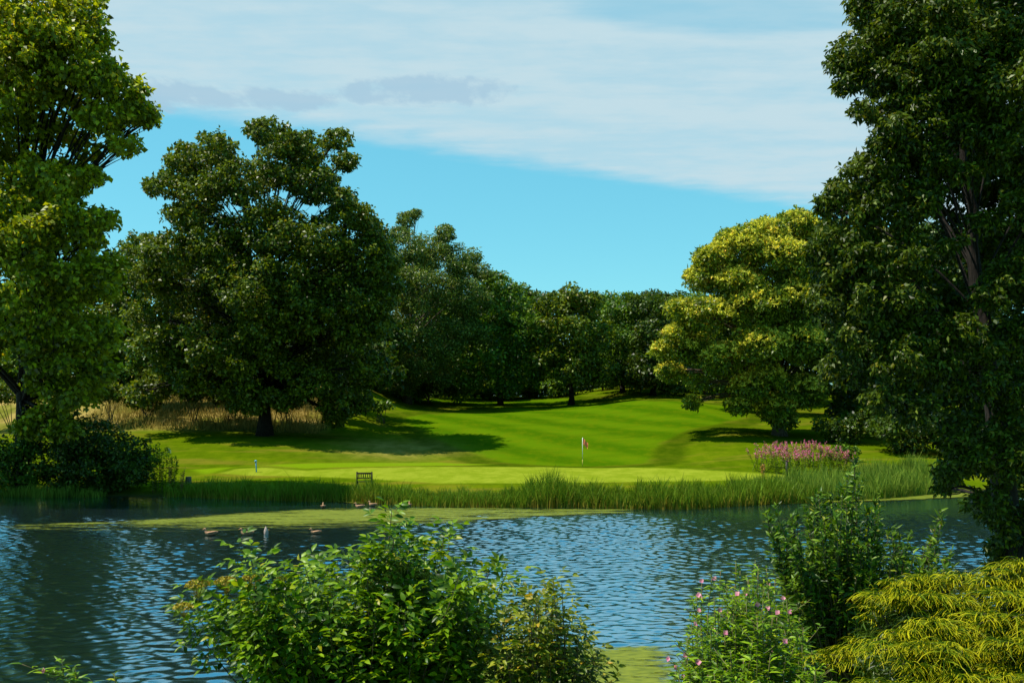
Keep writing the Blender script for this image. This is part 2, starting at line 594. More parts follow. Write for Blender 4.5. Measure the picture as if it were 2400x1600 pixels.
def build_ground():
    xs = np.concatenate([np.linspace(-420, -60, 30), np.arange(-58, -34, 1.0), np.arange(-34, 36, 0.4), np.arange(36, 60, 1.0), np.linspace(62, 420, 30)])
    ys = np.concatenate([np.linspace(-60, -4, 12), np.arange(-3, 26, 0.6), np.arange(26, 51, 1.5), np.arange(51, 132, 0.36), np.arange(132, 200, 1.0), np.linspace(202, 900, 40)])
    X2, Y2 = np.meshgrid(xs, ys)
    x, y = X2.ravel(), Y2.ravel()
    z = hgt(x, y)
    n, m = len(ys), len(xs)
    i = (np.arange(n - 1)[:, None] * m + np.arange(m - 1)[None, :]).ravel()
    F = np.stack([i, i + 1, i + m + 1, i + m], 1)
    fw = sm(poly_dist(FAIRWAY, x, y), -0.5, 0.7)
    gr = sm(poly_dist(GREEN, x, y), -0.3, 0.5)
    fr = sm(poly_dist(FRINGE, x, y), -0.4, 0.5)
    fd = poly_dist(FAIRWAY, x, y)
    edge_band = sm(fd, -3.2, -2.2) * (1 - sm(fd, -0.6, 0.4)) * sm(y, 66, 72)  # darker green band just outside the fairway edge
    dry = sm(y, 97, 104) * sm(-x, 17.5, 21) * (0.45 + 0.55 * (np.sin(x * 0.9 + 1) * np.sin(y * 0.5) > -0.2))                                     # the long dry grass on the bank
    drypatch = np.exp(-(((x + 10.5) / 4.5) ** 2 + ((y - 92) / 7) ** 2)) * 0.75
    mud = 1 - sm(z, -0.05, 0.25)
    C = np.stack([np.clip(fw, 0, 1), np.clip(gr, 0, 1), np.clip(dry + drypatch, 0, 1)], 1)
    o = mesh_from('ground', np.stack([x, y, z], 1), F, M['ground'], attr={'zone': C, 'mud': mud, 'fringe': fr, 'edge_band': edge_band}, smooth=True)
    tag(o, 'mown golf course grass sloping down to the pond', None, None, 'structure')
    return o


def ground_mat():
    m, t, o = mat_new('golf_course_turf')
    a = t.node('ShaderNodeAttribute', attribute_name='zone')
    sp = t.node('ShaderNodeSeparateColor')
    t.l.new(a.outputs['Color'], sp.inputs[0])
    mud = t.node('ShaderNodeAttribute', attribute_name='mud').outputs['Fac']
    fri = t.node('ShaderNodeAttribute', attribute_name='fringe').outputs['Fac']
    g = t.node('ShaderNodeNewGeometry')
    pos = g.outputs['Position']
    n1 = t.noise(pos, 0.11, 4, 0.55)
    n2 = t.noise(t.scaled(pos, (1, 0.45, 1)), 0.9, 5, 0.65)
    n3 = t.noise(pos, 6.0, 4, 0.7)
    nb = t.noise(t.scaled(pos, (0.6, 1.6, 1)), 0.22, 4, 0.6)
    rough = t.ramp(t.math('ADD', t.math('MULTIPLY', n2, 0.6), t.math('MULTIPLY', n1, 0.4)),
                   [(0.30, (0.044, 0.086, 0.001)), (0.52, (0.088, 0.136, 0.002)), (0.70, (0.150, 0.176, 0.004))])
    rough = t.mix(t.math('MULTIPLY', t.smooth(nb, 0.48, 0.66), 0.55), rough, rgba((0.20, 0.150, 0.018)))
    # mowing stripes of the fairway: real bands of bent grass
    sx = t.node('ShaderNodeSeparateXYZ')
    t.l.new(pos, sx.inputs[0])
    u = t.math('ADD', t.math('ADD', sx.outputs[0], t.math('MULTIPLY', sx.outputs[1], 0.55)), t.math('MULTIPLY', n1, 5.0))
    st = t.smooth(t.math('SINE', t.math('MULTIPLY', u, 0.80)), -0.95, 0.95)
    fwc = t.mix(t.math('ADD', 0.05, t.math('MULTIPLY', st, 0.8)), rgba((0.046, 0.112, 0.001)), rgba((0.090, 0.166, 0.002)))
    fwc = t.mix(t.math('MULTIPLY', t.smooth(n2, 0.42, 0.68), 0.45), fwc, rgba((0.120, 0.158, 0.002)))
    fwc = t.mix(t.math('MULTIPLY', t.smooth(nb, 0.45, 0.70), 0.35), fwc, rgba((0.040, 0.092, 0.001)))
    grc = t.mix(t.smooth(n2, 0.35, 0.65), rgba((0.180, 0.235, 0.010)), rgba((0.245, 0.290, 0.020)))
    dryc = t.mix(t.smooth(n2, 0.35, 0.65), rgba((0.21, 0.17, 0.035)), rgba((0.36, 0.26, 0.075)))
    c = t.mix(sp.outputs[0], rough, fwc)
    edge_band = t.node('ShaderNodeAttribute', attribute_name='edge_band').outputs['Fac']
    c = t.mix(t.math('MULTIPLY', edge_band, 0.8), c, t.mix(t.smooth(n2, 0.35, 0.65), rgba((0.030, 0.062, 0.001)), rgba((0.055, 0.085, 0.002))))
    c = t.mix(fri, c, rgba((0.150, 0.235, 0.004)))
    c = t.mix(sp.outputs[1], c, grc)
    c = t.mix(sp.outputs[2], c, dryc)
    c = t.mix(mud, c, rgba((0.05, 0.045, 0.02)))
    hsv = t.node('ShaderNodeHueSaturation')
    t.l.new(c, hsv.inputs['Color'])
    t.l.new(t.math('ADD', 0.64, t.math('MULTIPLY', n3, 0.4)), hsv.inputs['Value'])
    b = principled(t, hsv.outputs[0], 0.95, 0.0)
    bp = t.node('ShaderNodeBump')
    bp.inputs['Strength'].default_value = 0.35
    bp.inputs['Distance'].default_value = 0.06
    t.l.new(n3, bp.inputs['Height'])
    t.l.new(bp.outputs[0], b.inputs['Normal'])
    t.l.new(b.outputs[0], o.inputs[0])
    return m


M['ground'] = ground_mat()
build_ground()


# ------------------------------------------------------------------ pond
def water_mat():
    m, t, o = mat_new('pond_water')
    g = t.node('ShaderNodeNewGeometry')
    pos = g.outputs['Position']
    a = t.noise(t.scaled(pos, (1.0, 1.5, 1), rot=(0, 0, R(8))), 1.5, 1.2, 0.4)
    b = t.noise(t.scaled(pos, (0.7, 1.4, 1), rot=(0, 0, R(-11)), loc=(3, 7, 0)), 3.6, 1.0, 0.4)
    calm = t.noise(t.scaled(pos, (0.6, 1.5, 1)), 0.09, 3, 0.5)
    hgtn = t.math('ADD', t.math('MULTIPLY', a, 0.72), t.math('MULTIPLY', b, 0.28))
    bp = t.node('ShaderNodeBump')
    t.l.new(t.math('ADD', 0.55, t.math('MULTIPLY', t.smooth(calm, 0.35, 0.6), 0.45)), bp.inputs['Strength'])
    bp.inputs['Distance'].default_value = 0.012
    t.l.new(hgtn, bp.inputs['Height'])
    p = principled(t, rgba((0.006, 0.012, 0.010)), 0.03, 0.5)
    p.inputs['IOR'].default_value = 1.4
    t.l.new(bp.outputs[0], p.inputs['Normal'])
    gl = t.node('ShaderNodeBsdfGlossy')
    gl.inputs['Color'].default_value = (0.52, 0.86, 1.0, 1)
    gl.inputs['Roughness'].default_value = 0.14
    t.l.new(bp.outputs[0], gl.inputs['Normal'])
    mx = t.node('ShaderNodeMixShader')
    mx.inputs[0].default_value = 0.64
    t.l.new(p.outputs[0], mx.inputs[1])
    t.l.new(gl.outputs[0], mx.inputs[2])
    t.l.new(mx.outputs[0], o.inputs[0])
    return m


M['water'] = water_mat()

def build_water():
    """the pond's surface with its wind ripples as real waves"""
    xs = np.concatenate([np.arange(-112, -34, 2.0), np.arange(-34, 34, 0.085), np.arange(34, 114, 2.0)])
    ys = np.concatenate([np.arange(6, 14, 1.0), np.arange(14, 40, 0.065), np.arange(40, 64, 0.09), np.arange(64, 86, 1.0)])
    X2, Y2 = np.meshgrid(xs, ys)
    x, y = X2.ravel(), Y2.ravel()
    r2 = np.random.default_rng(11)
    z = np.zeros(len(x))
    nw = 56
    for i in range(nw):
        lam = 0.22 * (0.66 / 0.22) ** r2.uniform()
        th = r2.normal() * 0.62 + math.pi / 2 + 0.15
        k = 2 * math.pi / lam
        slope = WAVE_SLOPE * math.sqrt(2.0 / nw)
        z += slope / k * np.sin(k * (x * math.cos(th) + y * math.sin(th)) + r2.uniform(0, 6.28))
    # gusts: ruffled and calmer patches, calm under the far bank
    g = 0.5 + 0.5 * np.sin(x * 0.11 + 0.6 * np.sin(y * 0.13) + 1.0) * np.sin(y * 0.17 + 0.05 * x + 0.4)
    damp = (0.72 + 0.4 * g) * (1 - 0.75 * sm(y, 46.5, 53)) * sm(34 - np.abs(x), 0, 3) * sm(y, 13.5, 15)
    z = z * damp
    n, m = len(ys), len(xs)
    i = (np.arange(n - 1)[:, None] * m + np.arange(m - 1)[None, :]).ravel()
    F = np.stack([i, i + 1, i + m + 1, i + m], 1)
    o = mesh_from('pond_water', np.stack([x, y, z], 1), F, M['water'], smooth=True)
    tag(o, 'rippled blue pond reflecting sky and trees', None, None, 'structure')


WAVE_SLOPE = 0.15
build_water()


def weed_mat():
    """floating duckweed: dense in the middle of a mat, broken into streaks at its edge"""
    m, t, o = mat_new('duckweed_film')
    g = t.node('ShaderNodeNewGeometry')
    pos = g.outputs['Position']
    ed = t.node('ShaderNodeAttribute', attribute_name='t').outputs['Fac']
    n1 = t.noise(t.scaled(pos, (0.28, 1.1, 1)), 1.5, 5, 0.65)
    n2 = t.noise(t.scaled(pos, (0.6, 1.6, 1)), 7.0, 3, 0.6)
    f = t.math('ADD', ed, t.math('ADD', t.math('MULTIPLY', t.math('SUBTRACT', n1, 0.5), 2.0), t.math('MULTIPLY', t.math('SUBTRACT', n2, 0.5), 0.8)))
    al = t.smooth(f, 0.26, 0.80)
    c = t.mix(t.smooth(n2, 0.3, 0.7), rgba((0.085, 0.110, 0.004)), rgba((0.170, 0.190, 0.010)))
    b = principled(t, c, 0.6, 0.2)
    tr = t.node('ShaderNodeBsdfTransparent')
    mx = t.node('ShaderNodeMixShader')
    t.l.new(al, mx.inputs[0])
    t.l.new(tr.outputs[0], mx.inputs[1])
    t.l.new(b.outputs[0], mx.inputs[2])
    t.l.new(mx.outputs[0], o.inputs[0])
    return m


M['weed'] = weed_mat()


def weed_mat_sheet(name, label, far_edge, near_edge, fall=1.2, z=0.030, top=0.85):
    """far_edge / near_edge: lists of photograph places on the water; the mat lies between them"""
    a = np.array([P(px, py, 2400 * CAM_H / (py * K - 965))[:2] for px, py in far_edge])
    b = np.array([P(px, py, 2400 * CAM_H / (py * K - 965))[:2] for px, py in near_edge])
    n = 160
    xs0 = np.linspace(max(a[0][0], b[0][0]), min(a[-1][0], b[-1][0]), n)
    ya = np.interp(xs0, a[:, 0], a[:, 1]) + 0.25
    yb = np.interp(xs0, b[:, 0], b[:, 1]) - 0.6
    rows = 14
    V, T = [], []
    for r in range(rows + 1):
        f = r / rows
        y = yb + (ya - yb) * f
        dn = np.minimum((y - yb) / (fall * 1.6), (ya - y) / (fall * 0.5))
        de = np.minimum(xs0 - xs0[0], xs0[-1] - xs0) / 1.5
        V.append(np.stack([xs0, y, np.full(n, z)], 1))
        T.append(np.clip(np.minimum(dn, de), 0, 1) * top)
    V = np.concatenate(V)
    T = np.concatenate(T)
    i = (np.arange(rows)[:, None] * n + np.arange(n - 1)[None, :]).ravel()
    F = np.stack([i, i + 1, i + n + 1, i + n], 1)
    o = mesh_from(name, V, F, M['weed'], attr={'t': T})
    tag(o, label, 'duckweed', None, 'stuff')


weed_mat_sheet('duckweed', 'long yellow green duckweed band across the far side of the pond',
               [(-120, 1214), (0, 1207), (390, 1189), (560, 1177), (760, 1167), (1000, 1165), (1250, 1169), (1420, 1172)],
               [(-120, 1226), (0, 1224), (300, 1222), (600, 1226), (850, 1218), (1050, 1203), (1250, 1184), (1420, 1177)], fall=3.6, top=0.8)
weed_mat_sheet('duckweed', 'ragged end of the duckweed band reaching right before the tall reeds',
               [(820, 1167), (1000, 1166), (1250, 1169), (1480, 1171)], [(820, 1212), (1050, 1203), (1250, 1190), (1480, 1179)], fall=1.1, z=0.040, top=0.6)
weed_mat_sheet('duckweed', 'thin duckweed line along the foot of the far reeds',
               [(430, 1128), (620, 1138), (820, 1150), (1100, 1157), (1500, 1157), (1800, 1150), (1950, 1146), (2120, 1138), (2300, 1128)],
               [(430, 1133), (620, 1143), (820, 1155), (1100, 1162), (1500, 1163), (1800, 1156), (1950, 1152), (2120, 1146), (2300, 1136)], fall=0.5, z=0.034)
weed_mat_sheet('duckweed', 'pale duckweed mat by the near bank beside the willowherb',
               [(900, 1488), (1380, 1488), (1580, 1488), (1800, 1480)], [(900, 1640), (1380, 1640), (1580, 1660), (1800, 1700)], fall=0.6, z=0.032, top=0.8)


# ------------------------------------------------------------------ trees
def crown_leaves(mb, C, rad, L, W, cov, flat=0.85, puff=0.42, up=0.55, hang=0.2, inner=0.2, fine=False):
    rad = rad * 1.1
    """leaves of one clump: small puffs over the clump's surface, each puff a dense spray of leaves"""
    n = int(cov * math.pi * rad * rad / (0.5 * L * W))
    n = max(n, 40)
    J = max(7, int(5.5 * (1 / puff) ** 1.2))
    pd = ball(J)
    pd[:, 2] = pd[:, 2] * 0.9 + 0.12
    pr = rad * puff * rng.uniform(0.6, 1.15, J)
    pc = C + pd * (rad * rng.uniform(0.6, 0.95, J))[:, None] * np.array([1, 1, flat])
    k = rng.integers(0, J, n)
    o = ball(n)
    rr = rng.uniform(0, 1, n) ** 0.45
    pos = pc[k] + o * (pr[k] * rr)[:, None] * np.array([1, 1, 0.72])
    ni = int(n * inner)
    pos[:ni] = C + ball(ni) * (rad * 0.75 * rng.uniform(0, 1, ni) ** 0.5)[:, None]
    out = norm(pos - C) * 0.5 + o * 0.6
    N = norm(out * 0.6 + np.array([0, 0, up]) + rng.normal(size=(n, 3)) * 0.75)
    D = np.cross(N, rng.normal(size=(n, 3))) + out * 0.4 - np.array([0, 0, hang])
    mb.leaves(pos, D, N, L * rng.uniform(0.65, 1.25, n), W * rng.uniform(0.7, 1.2, n), fine=fine, fold=0.18, droop=0.18)


def bez(a, b, c, n):
    t = np.linspace(0, 1, n)[:, None]
    return (1 - t) ** 2 * a + 2 * t * (1 - t) * b + t * t * c


def tree(name, label, base, clumps, d, leaf, mat, trunk_r, top=None, depth=None, cov=2.6, puff=0.42, group=None, cat='tree', layers=3,
         flat=0.8, up=0.55, hang=0.2, bark='bark', lean=None, blossoms=None, limb_every=1, back_cov=0.6, fork=0.35, limb_r=0.36):
    """base: world (x, y); clumps: (px, py, radius px) of the photograph, built at several depths round distance d"""
    bx, by = base
    b0 = np.array([bx, by, h1(bx, by) - 0.15])
    root = thing(name, label, cat, tuple(b0), group)
    cl = np.array([[*P(c[0], c[1], d), c[2] * K / 2400 * d] for c in clumps])
    cx = (cl[:, 0] - cl[:, 3]).min() * 0.5 + (cl[:, 0] + cl[:, 3]).max() * 0.5
    cz = (cl[:, 2] - cl[:, 3]).min() * 0.5 + (cl[:, 2] + cl[:, 3]).max() * 0.5
    hx = ((cl[:, 0] + cl[:, 3]).max() - cx) * 1.05
    hz = ((cl[:, 2] + cl[:, 3]).max() - cz) * 1.05
    D = depth if depth else hx
    mb, tb, fb = MB(), MB(), MB()
    zt = cz + hz * 0.55
    if top is None:
        tp = np.array([cx * 0.6 + bx * 0.4, d, zt])
    else:
        tp = P(top[0], top[1], d)
    mid = (b0 + tp) / 2 + np.array([0, 0, 0]) if lean is None else np.array(lean)
    trunk = bez(b0, mid, tp, 14)
    trunk[1:-1, :2] += rng.normal(size=(12, 2)) * trunk_r * 0.12
    tt = np.linspace(0, 1, 14)
    trad = trunk_r * (1.0 - 0.88 * tt ** 0.8) * (1 + 0.5 * np.exp(-tt * 18))
    tb.tube(trunk, trad, 10)
    for ci, (c, q) in enumerate(zip(clumps, cl)):
        u2 = ((q[0] - cx) / hx) ** 2 + ((q[2] - cz) / hz) ** 2
        sdep = math.sqrt(max(0.0, 1 - u2)) * D
        offs = [-0.85 * sdep * rng.uniform(0.75, 1.0)]
        if len(c) > 3 and c[3] == 2:
            offs = []
        if layers >= 2:
            offs.append(0.7 * sdep * rng.uniform(0.8, 1.0))
        if layers >= 3:
            offs.append(-0.1 * sdep + rng.normal() * 0.15 * D)
        for li, off in enumerate(offs):
            dd = d + off
            cc = P(c[0], c[1], dd)
            rr = c[2] * K / 2400 * dd
            gz = h1(cc[0], cc[1])
            cc[2] = max(cc[2], gz + rr * 0.55)
            front = off < 0
            sc = 1.0 if front else 1.35
            crown_leaves(mb, cc, rr, leaf[0] * sc, leaf[1] * sc, cov if front else cov * back_cov, flat=flat, puff=puff, up=up, hang=hang)
            if blossoms and (len(c) < 4 or c[3]):
                nb = int(blossoms * rr * rr)
                dirs = ball(nb)
                dirs[:, 2] = np.abs(dirs[:, 2]) * 0.9 + 0.05
                pos = cc + dirs * (rr * rng.uniform(0.75, 1.08, nb))[:, None] * np.array([1, 1, flat])
                for q2 in range(5):
                    DD = dirs * 0.5 + rng.normal(size=(nb, 3)) * 0.8 + np.array([0, 0, 0.3])
                    fb.leaves(pos, DD, ball(nb), 0.32 * rng.uniform(0.6, 1.2, nb), 0.13, droop=0.4)
            if ci % limb_every == 0 and li < 3:
                f = np.clip((cc[2] - b0[2]) / (tp[2] - b0[2]) * rng.uniform(0.5, 0.72), fork * 0.6, 0.95)
                i = f * 13
                s0 = trunk[int(i)] * (1 - (i % 1)) + trunk[min(int(i) + 1, 13)] * (i % 1)
                r0 = float(np.interp(f, tt, trad)) * limb_r
                m0 = (s0 + cc) / 2 + np.array([0, 0, 0.18 * np.linalg.norm(cc - s0)]) + rng.normal(size=3) * 0.2
                pth = bez(s0, m0, cc, 8)
                tb.tube(pth, np.linspace(r0, 0.03 * max(1, trunk_r * 2), 8), 6, cap=False)
                for _ in range(3):
                    e = cc + ball(1)[0] * rr * 0.8
                    st = pth[rng.integers(4, 7)]
                    tb.tube(bez(st, (st + e) / 2 + rng.normal(size=3) * 0.15, e, 5), np.linspace(r0 * 0.3, 0.015, 5), 4, cap=False)
    tb.build('trunk', M[bark], root, b0, smooth=True)
    mb.build('crown', M[mat], root, b0)
    if blossoms:
        fb.build('blossom', M['catkin'], root, b0)
    return root


# --- the big plane tree at the left edge
plane_cl = [(60, 40, 110), (185, 25, 62), (225, 90, 32), (40, 170, 110), (150, 130, 90), (215, 180, 58), (285, 215, 50), (120, 270, 95, 2), (235, 270, 55), (320, 262, 40),
            (30, 330, 80, 2), (345, 275, 22), (285, 335, 34), (200, 345, 36, 2), (255, 165, 30), (-90, 100, 120), (-110, 330, 120),
            (50, 450, 90), (140, 415, 60), (215, 405, 30), (50, 560, 100), (165, 530, 80), (240, 505, 32), (100, 680, 100), (210, 640, 70), (262, 600, 26),
            (130, 800, 80), (225, 770, 60), (60, 760, 60), (235, 850, 40), (170, 900, 60), (100, 880, 45), (105, 970, 50), (60, 985, 30), (150, 985, 36), (-100, 560, 120), (-100, 780, 110)]
tree('plane_tree', 'tall plane tree with bright yellow green leaves at the left water edge', (P(4, 1040, 60)[0], 62.5), plane_cl, 60, (0.31, 0.24), 'plane', 0.50,
     top=(70, 120), depth=6.5, cov=3.0, puff=0.30, layers=3, hang=0.35, bark='dark_bark')

# --- the oak on the lawn
oak_cl = [(615, 308, 42), (585, 298, 24), (660, 335, 42), (500, 352, 55), (432, 372, 46), (352, 432, 24), (395, 425, 42), (705, 345, 50), (775, 322, 32), (795, 372, 28), (640, 390, 62),
          (560, 425, 62), (470, 445, 62), (720, 425, 56), (785, 460, 38), (425, 500, 46), (820, 500, 40), (850, 530, 36), (500, 560, 82), (620, 530, 80), (740, 555, 72), (395, 590, 64),
          (340, 640, 52), (835, 590, 58), (560, 650, 88), (690, 655, 88), (430, 690, 70, 2), (800, 680, 72), (340, 730, 48), (375, 790, 60), (480, 800, 66), (600, 765, 66), (720, 785, 66, 2),
          (815, 770, 58), (430, 870, 46), (360, 885, 44), (585, 915, 40), (650, 925, 28), (780, 925, 52), (825, 925, 34), (770, 962, 26), (545, 925, 30), (320, 905, 34), (870, 690, 40), (700, 850, 40, 2), (480, 880, 36), (540, 840, 50), (640, 835, 46), (760, 850, 50, 2), (840, 850, 44), (400, 840, 46), (600, 700, 70), (860, 750, 44), (520, 740, 60, 2), (700, 730, 60), (880, 620, 34), (690, 895, 34), (725, 880, 40), (560, 885, 36), (530, 900, 30), (640, 915, 26), (580, 935, 24), (610, 905, 22), (872, 560, 34), (886, 605, 36), (890, 660, 36)]
oakb = G(608, 1000)
tree('oak_tree', 'broad dark oak alone on the lawn with a shadow round its trunk', (oakb[0], oakb[1]), oak_cl, oakb[1], (0.35, 0.24), 'oak', 0.62,
     top=(620, 480), depth=9.5, cov=2.9, puff=0.30, layers=3, back_cov=0.5, bark='dark_bark')

# --- trees behind the oak and round the fairway
tree('willow_tree', 'grey green tree with wispy top right of the lone oak', (G(935, 926)[0], G(935, 926)[1]),
     [(935, 505, 22), (955, 492, 14), (920, 540, 26), (1020, 540, 24), (1030, 525, 12), (980, 580, 56), (905, 600, 44), (1055, 605, 46), (960, 670, 72), (1075, 680, 58), (1105, 625, 26), (890, 740, 64), (1010, 780, 66),
      (1080, 765, 44), (960, 840, 56), (885, 830, 50), (930, 880, 34), (1010, 865, 36), (860, 880, 34)], G(935, 926)[1], (0.34, 0.17), 'willow', 0.55, top=(950, 600), cov=3.4, puff=0.4, layers=2, hang=0.5)
back = [
    ('woodland_tree', 'rounded dark green tree left of the fairway end', 'wood', 148, 1150, [(1145, 650, 26), (1180, 690, 40), (1125, 740, 48), (1195, 765, 48), (1130, 825, 50), (1200, 850, 42), (1060, 830, 46), (1080, 880, 30), (1165, 885, 30)]),
    ('woodland_tree', 'olive topped tree standing before the wood above the flag', 'olive', 146, 1312, [(1310, 682, 32), (1275, 705, 36), (1350, 702, 36), (1305, 760, 58), (1365, 775, 42), (1320, 840, 52), (1255, 830, 44), (1370, 850, 36), (1250, 760, 34)]),
    ('woodland_tree', 'green tree right of the olive one at the fairway end', 'wood', 156, 1430, [(1410, 715, 30), (1455, 730, 36), (1430, 790, 50), (1400, 850, 44), (1460, 860, 40)]),
    ('woodland_tree', 'dark tree closest to the blossoming chestnut across the fairway', 'dusk', 150, 1500, [(1475, 700, 28), (1525, 708, 30), (1500, 770, 48), (1550, 790, 44), (1490, 850, 44), (1550, 870, 40)]),
    ('woodland_tree', 'brown tinged tree showing behind the oak at its left', 'olive', 132, 330, [(330, 560, 30), (300, 600, 40), (350, 640, 50), (290, 680, 46), (300, 760, 60), (350, 800, 60), (250, 640, 44), (240, 730, 60)]),
    ('woodland_tree', 'dark bushy tree low between oak trunk and wispy tree', 'dusk', 112, 800, [(800, 800, 50), (860, 820, 44), (750, 830, 40), (830, 870, 36), (890, 860, 34), (780, 880, 26)]),
    ('woodland_tree', 'dark bushy tree behind the oak trunk', 'dusk', 116, 590, [(560, 800, 50), (620, 790, 50), (580, 850, 36), (640, 850, 30), (520, 840, 36)]),
    ('woodland_tree', 'dark bushy tree left behind the oak skirt', 'dusk', 114, 420, [(400, 800, 50), (460, 790, 50), (350, 810, 50), (430, 850, 36), (370, 860, 34), (480, 850, 30)]),
    ('woodland_tree', 'second row tree filling the wood left of the fairway head', 'wood', 172, 1000, [(1000, 720, 60), (1060, 740, 60), (960, 780, 60), (1030, 810, 60), (1090, 820, 50)]),
    ('woodland_tree', 'second row tree behind the rounded dark one', 'wood', 176, 1110, [(1110, 690, 44), (1160, 720, 50), (1080, 760, 50), (1140, 800, 60), (1190, 820, 40)]),
    ('woodland_tree', 'second row tree filling left of the olive tree', 'dusk', 178, 1215, [(1200, 700, 34), (1240, 700, 36), (1220, 760, 56), (1190, 810, 50), (1250, 830, 44)]),
    ('woodland_tree', 'second row tree filling right of the olive tree', 'wood', 180, 1400, [(1380, 705, 32), (1425, 708, 36), (1400, 770, 50), (1370, 820, 44), (1440, 830, 44)]),
    ('woodland_tree', 'second row tree over the dark right tree', 'dusk', 182, 1490, [(1465, 708, 32), (1510, 700, 34), (1550, 705, 34), (1490, 770, 50), (1540, 790, 50), (1470, 830, 40)]),
    ('woodland_tree', 'second row tree behind the chestnut edge', 'wood', 170, 1640, [(1600, 720, 50), (1660, 740, 60), (1590, 800, 50), (1650, 830, 50), (1710, 810, 60)]),
    ('woodland_tree', 'low tree closing the view between plane tree and oak', 'wood', 136, 262, [(262, 800, 50), (210, 830, 44), (320, 830, 44), (270, 750, 44), (240, 860, 36), (310, 870, 30)]),
    ('woodland_tree', 'low tree behind the bank at the extreme left', 'wood', 134, 40, [(30, 830, 44), (80, 840, 40), (-20, 820, 50), (130, 830, 40), (10, 860, 30)]),
    ('woodland_tree', 'green tree low behind the plane tree trunk', 'wood', 138, 140, [(140, 660, 60), (70, 700, 60), (180, 740, 60), (100, 790, 60), (20, 760, 60), (200, 820, 44)]),
    ('woodland_tree', 'dark tree behind the right half of the oak', 'dusk', 140, 780, [(780, 640, 60), (850, 680, 60), (720, 690, 60), (800, 760, 70), (880, 790, 60), (700, 790, 60), (760, 850, 44), (860, 860, 44), (640, 800, 50), (640, 870, 30)]),
    ('woodland_tree', 'dark tree behind the left half of the oak', 'dusk', 136, 480, [(470, 640, 60), (540, 680, 60), (420, 720, 60), (500, 770, 60), (580, 790, 60), (430, 820, 44), (520, 845, 30)]),
    ('woodland_tree', 'shaded tree behind the chestnut and its blossom', 'dusk', 125, 1760, [(1650, 780, 60), (1720, 740, 70), (1820, 720, 80), (1900, 760, 80), (1680, 860, 44), (1780, 850, 60), (1880, 860, 60), (1980, 780, 80), (1960, 870, 60)]),
    ('woodland_tree', 'black shaded tree under the hanging boughs at the right', 'dusk', 96, 2060, [(1980, 760, 80), (2080, 720, 90), (2190, 760, 90), (2020, 850, 70), (2130, 860, 80), (2250, 860, 80), (1960, 930, 50), (2060, 945, 56), (2170, 950, 60), (2280, 950, 60), (2350, 800, 90), (2080, 600, 100), (2200, 600, 100), (2330, 620, 100)]),
]
for nm, lb, mt, dd, bpx, cl in back:
    bx = (bpx * K - 1200) / 2400 * dd
    tree(nm, lb, (bx, dd), [(q[0], q[1], q[2] * 1.12) for q in cl], dd, (0.50, 0.34), mt, 0.4, cov=3.4, bark='dark_bark', puff=0.4, layers=2, group='trees round the fairway', limb_every=2)
# far rows seen over and between them
far = [(1170, 672, 205), (1222, 664, 215), (1390, 690, 205), (1268, 690, 220), (1440, 698, 222), (1570, 694, 215), (1100, 700, 210), (1340, 700, 228), (1520, 690, 230)]
far_lab = ['rounded far tree in the gap left of the olive tree', 'pointed far conifer in the gap left of the olive tree', 'low far tree just right of the olive crown', 'far conifer touching the olive tree from the left',
           'far conifer over the green fairway tree', 'far tree behind the chestnut blossom edge', 'far tree behind the willow like crown', 'far conifer hidden behind the olive tree', 'far conifer between the two dark right trees']
for (px, py, dd), lb in zip(far, far_lab):
    con = 'conifer' in lb
    cl = []
    for k in range(7):
        yy = py + k * 36
        cl.append((px + rng.normal() * 6, yy + 8, (10 + 6.5 * k) if con else 30 + 4 * k))
    if not con:
        cl += [(px - 30, py + 60, 34), (px + 32, py + 70, 34)]
    tree('distant_conifer' if con else 'distant_tree', lb, ((px * K - 1200) / 2400 * dd, dd), cl, dd, (0.8, 0.4 if con else 0.55), 'conifer' if con else 'wood', 0.35, cov=2.2,
         layers=1, group='far trees beyond the fairway', limb_every=3, top=(px, py + 10), up=0.3 if con else 0.55)
# understorey that closes the wood at its foot
us = [(985, 893, 40, 150), (1050, 892, 34, 160), (1110, 894, 32, 168), (1160, 892, 34, 165), (1215, 896, 30, 168), (1265, 896, 32, 166), (1385, 902, 30, 168), (1440, 900, 32, 166), (1500, 900, 34, 166), (1560, 898, 36, 164), (1620, 895, 40, 160), (1690, 893, 44, 150)]
us_lab = ['under the willow like tree', 'left of the fairway head', 'at the fairway head beneath the rounded tree', 'beside the rounded dark tree trunk', 'between the rounded and the olive tree', 'left beside the olive tree trunk',
          'right beside the olive tree trunk', 'beneath the green tree right of the olive', 'beneath the dark right tree', 'left of the chestnut at the wood edge', 'behind the low chestnut boughs', 'behind the chestnut trunk']
for i, (px, py, r, dd) in enumerate(us):
    x = (px * K - 1200) / 2400 * dd
    gz = h1(x, dd)
    root = thing('woodland_shrub', 'dark low shrub ' + us_lab[i], 'shrub', (x, dd, gz), 'shrubs at the foot of the wood')
    mb, tb = MB(), MB()
    rr = r * K / 2400 * dd * 1.5
    for q in range(10):
        c = np.array([x + rng.uniform(-1.2, 1.2) * rr, dd + rng.uniform(-0.6, 0.9) * rr, gz + rr * rng.uniform(0.3, 1.1)])
        crown_leaves(mb, c, rr * 0.55, 0.6, 0.4, 2.2)
        tb.tube(bez(np.array([x, dd, gz - 0.1]), np.array([x, dd, c[2]]), c, 5), np.linspace(0.08, 0.02, 5), 5)
    tb.build('stem', M['bark'], root, (x, dd, gz), smooth=True)
    mb.build('foliage', M['wood'], root, (x, dd, gz))

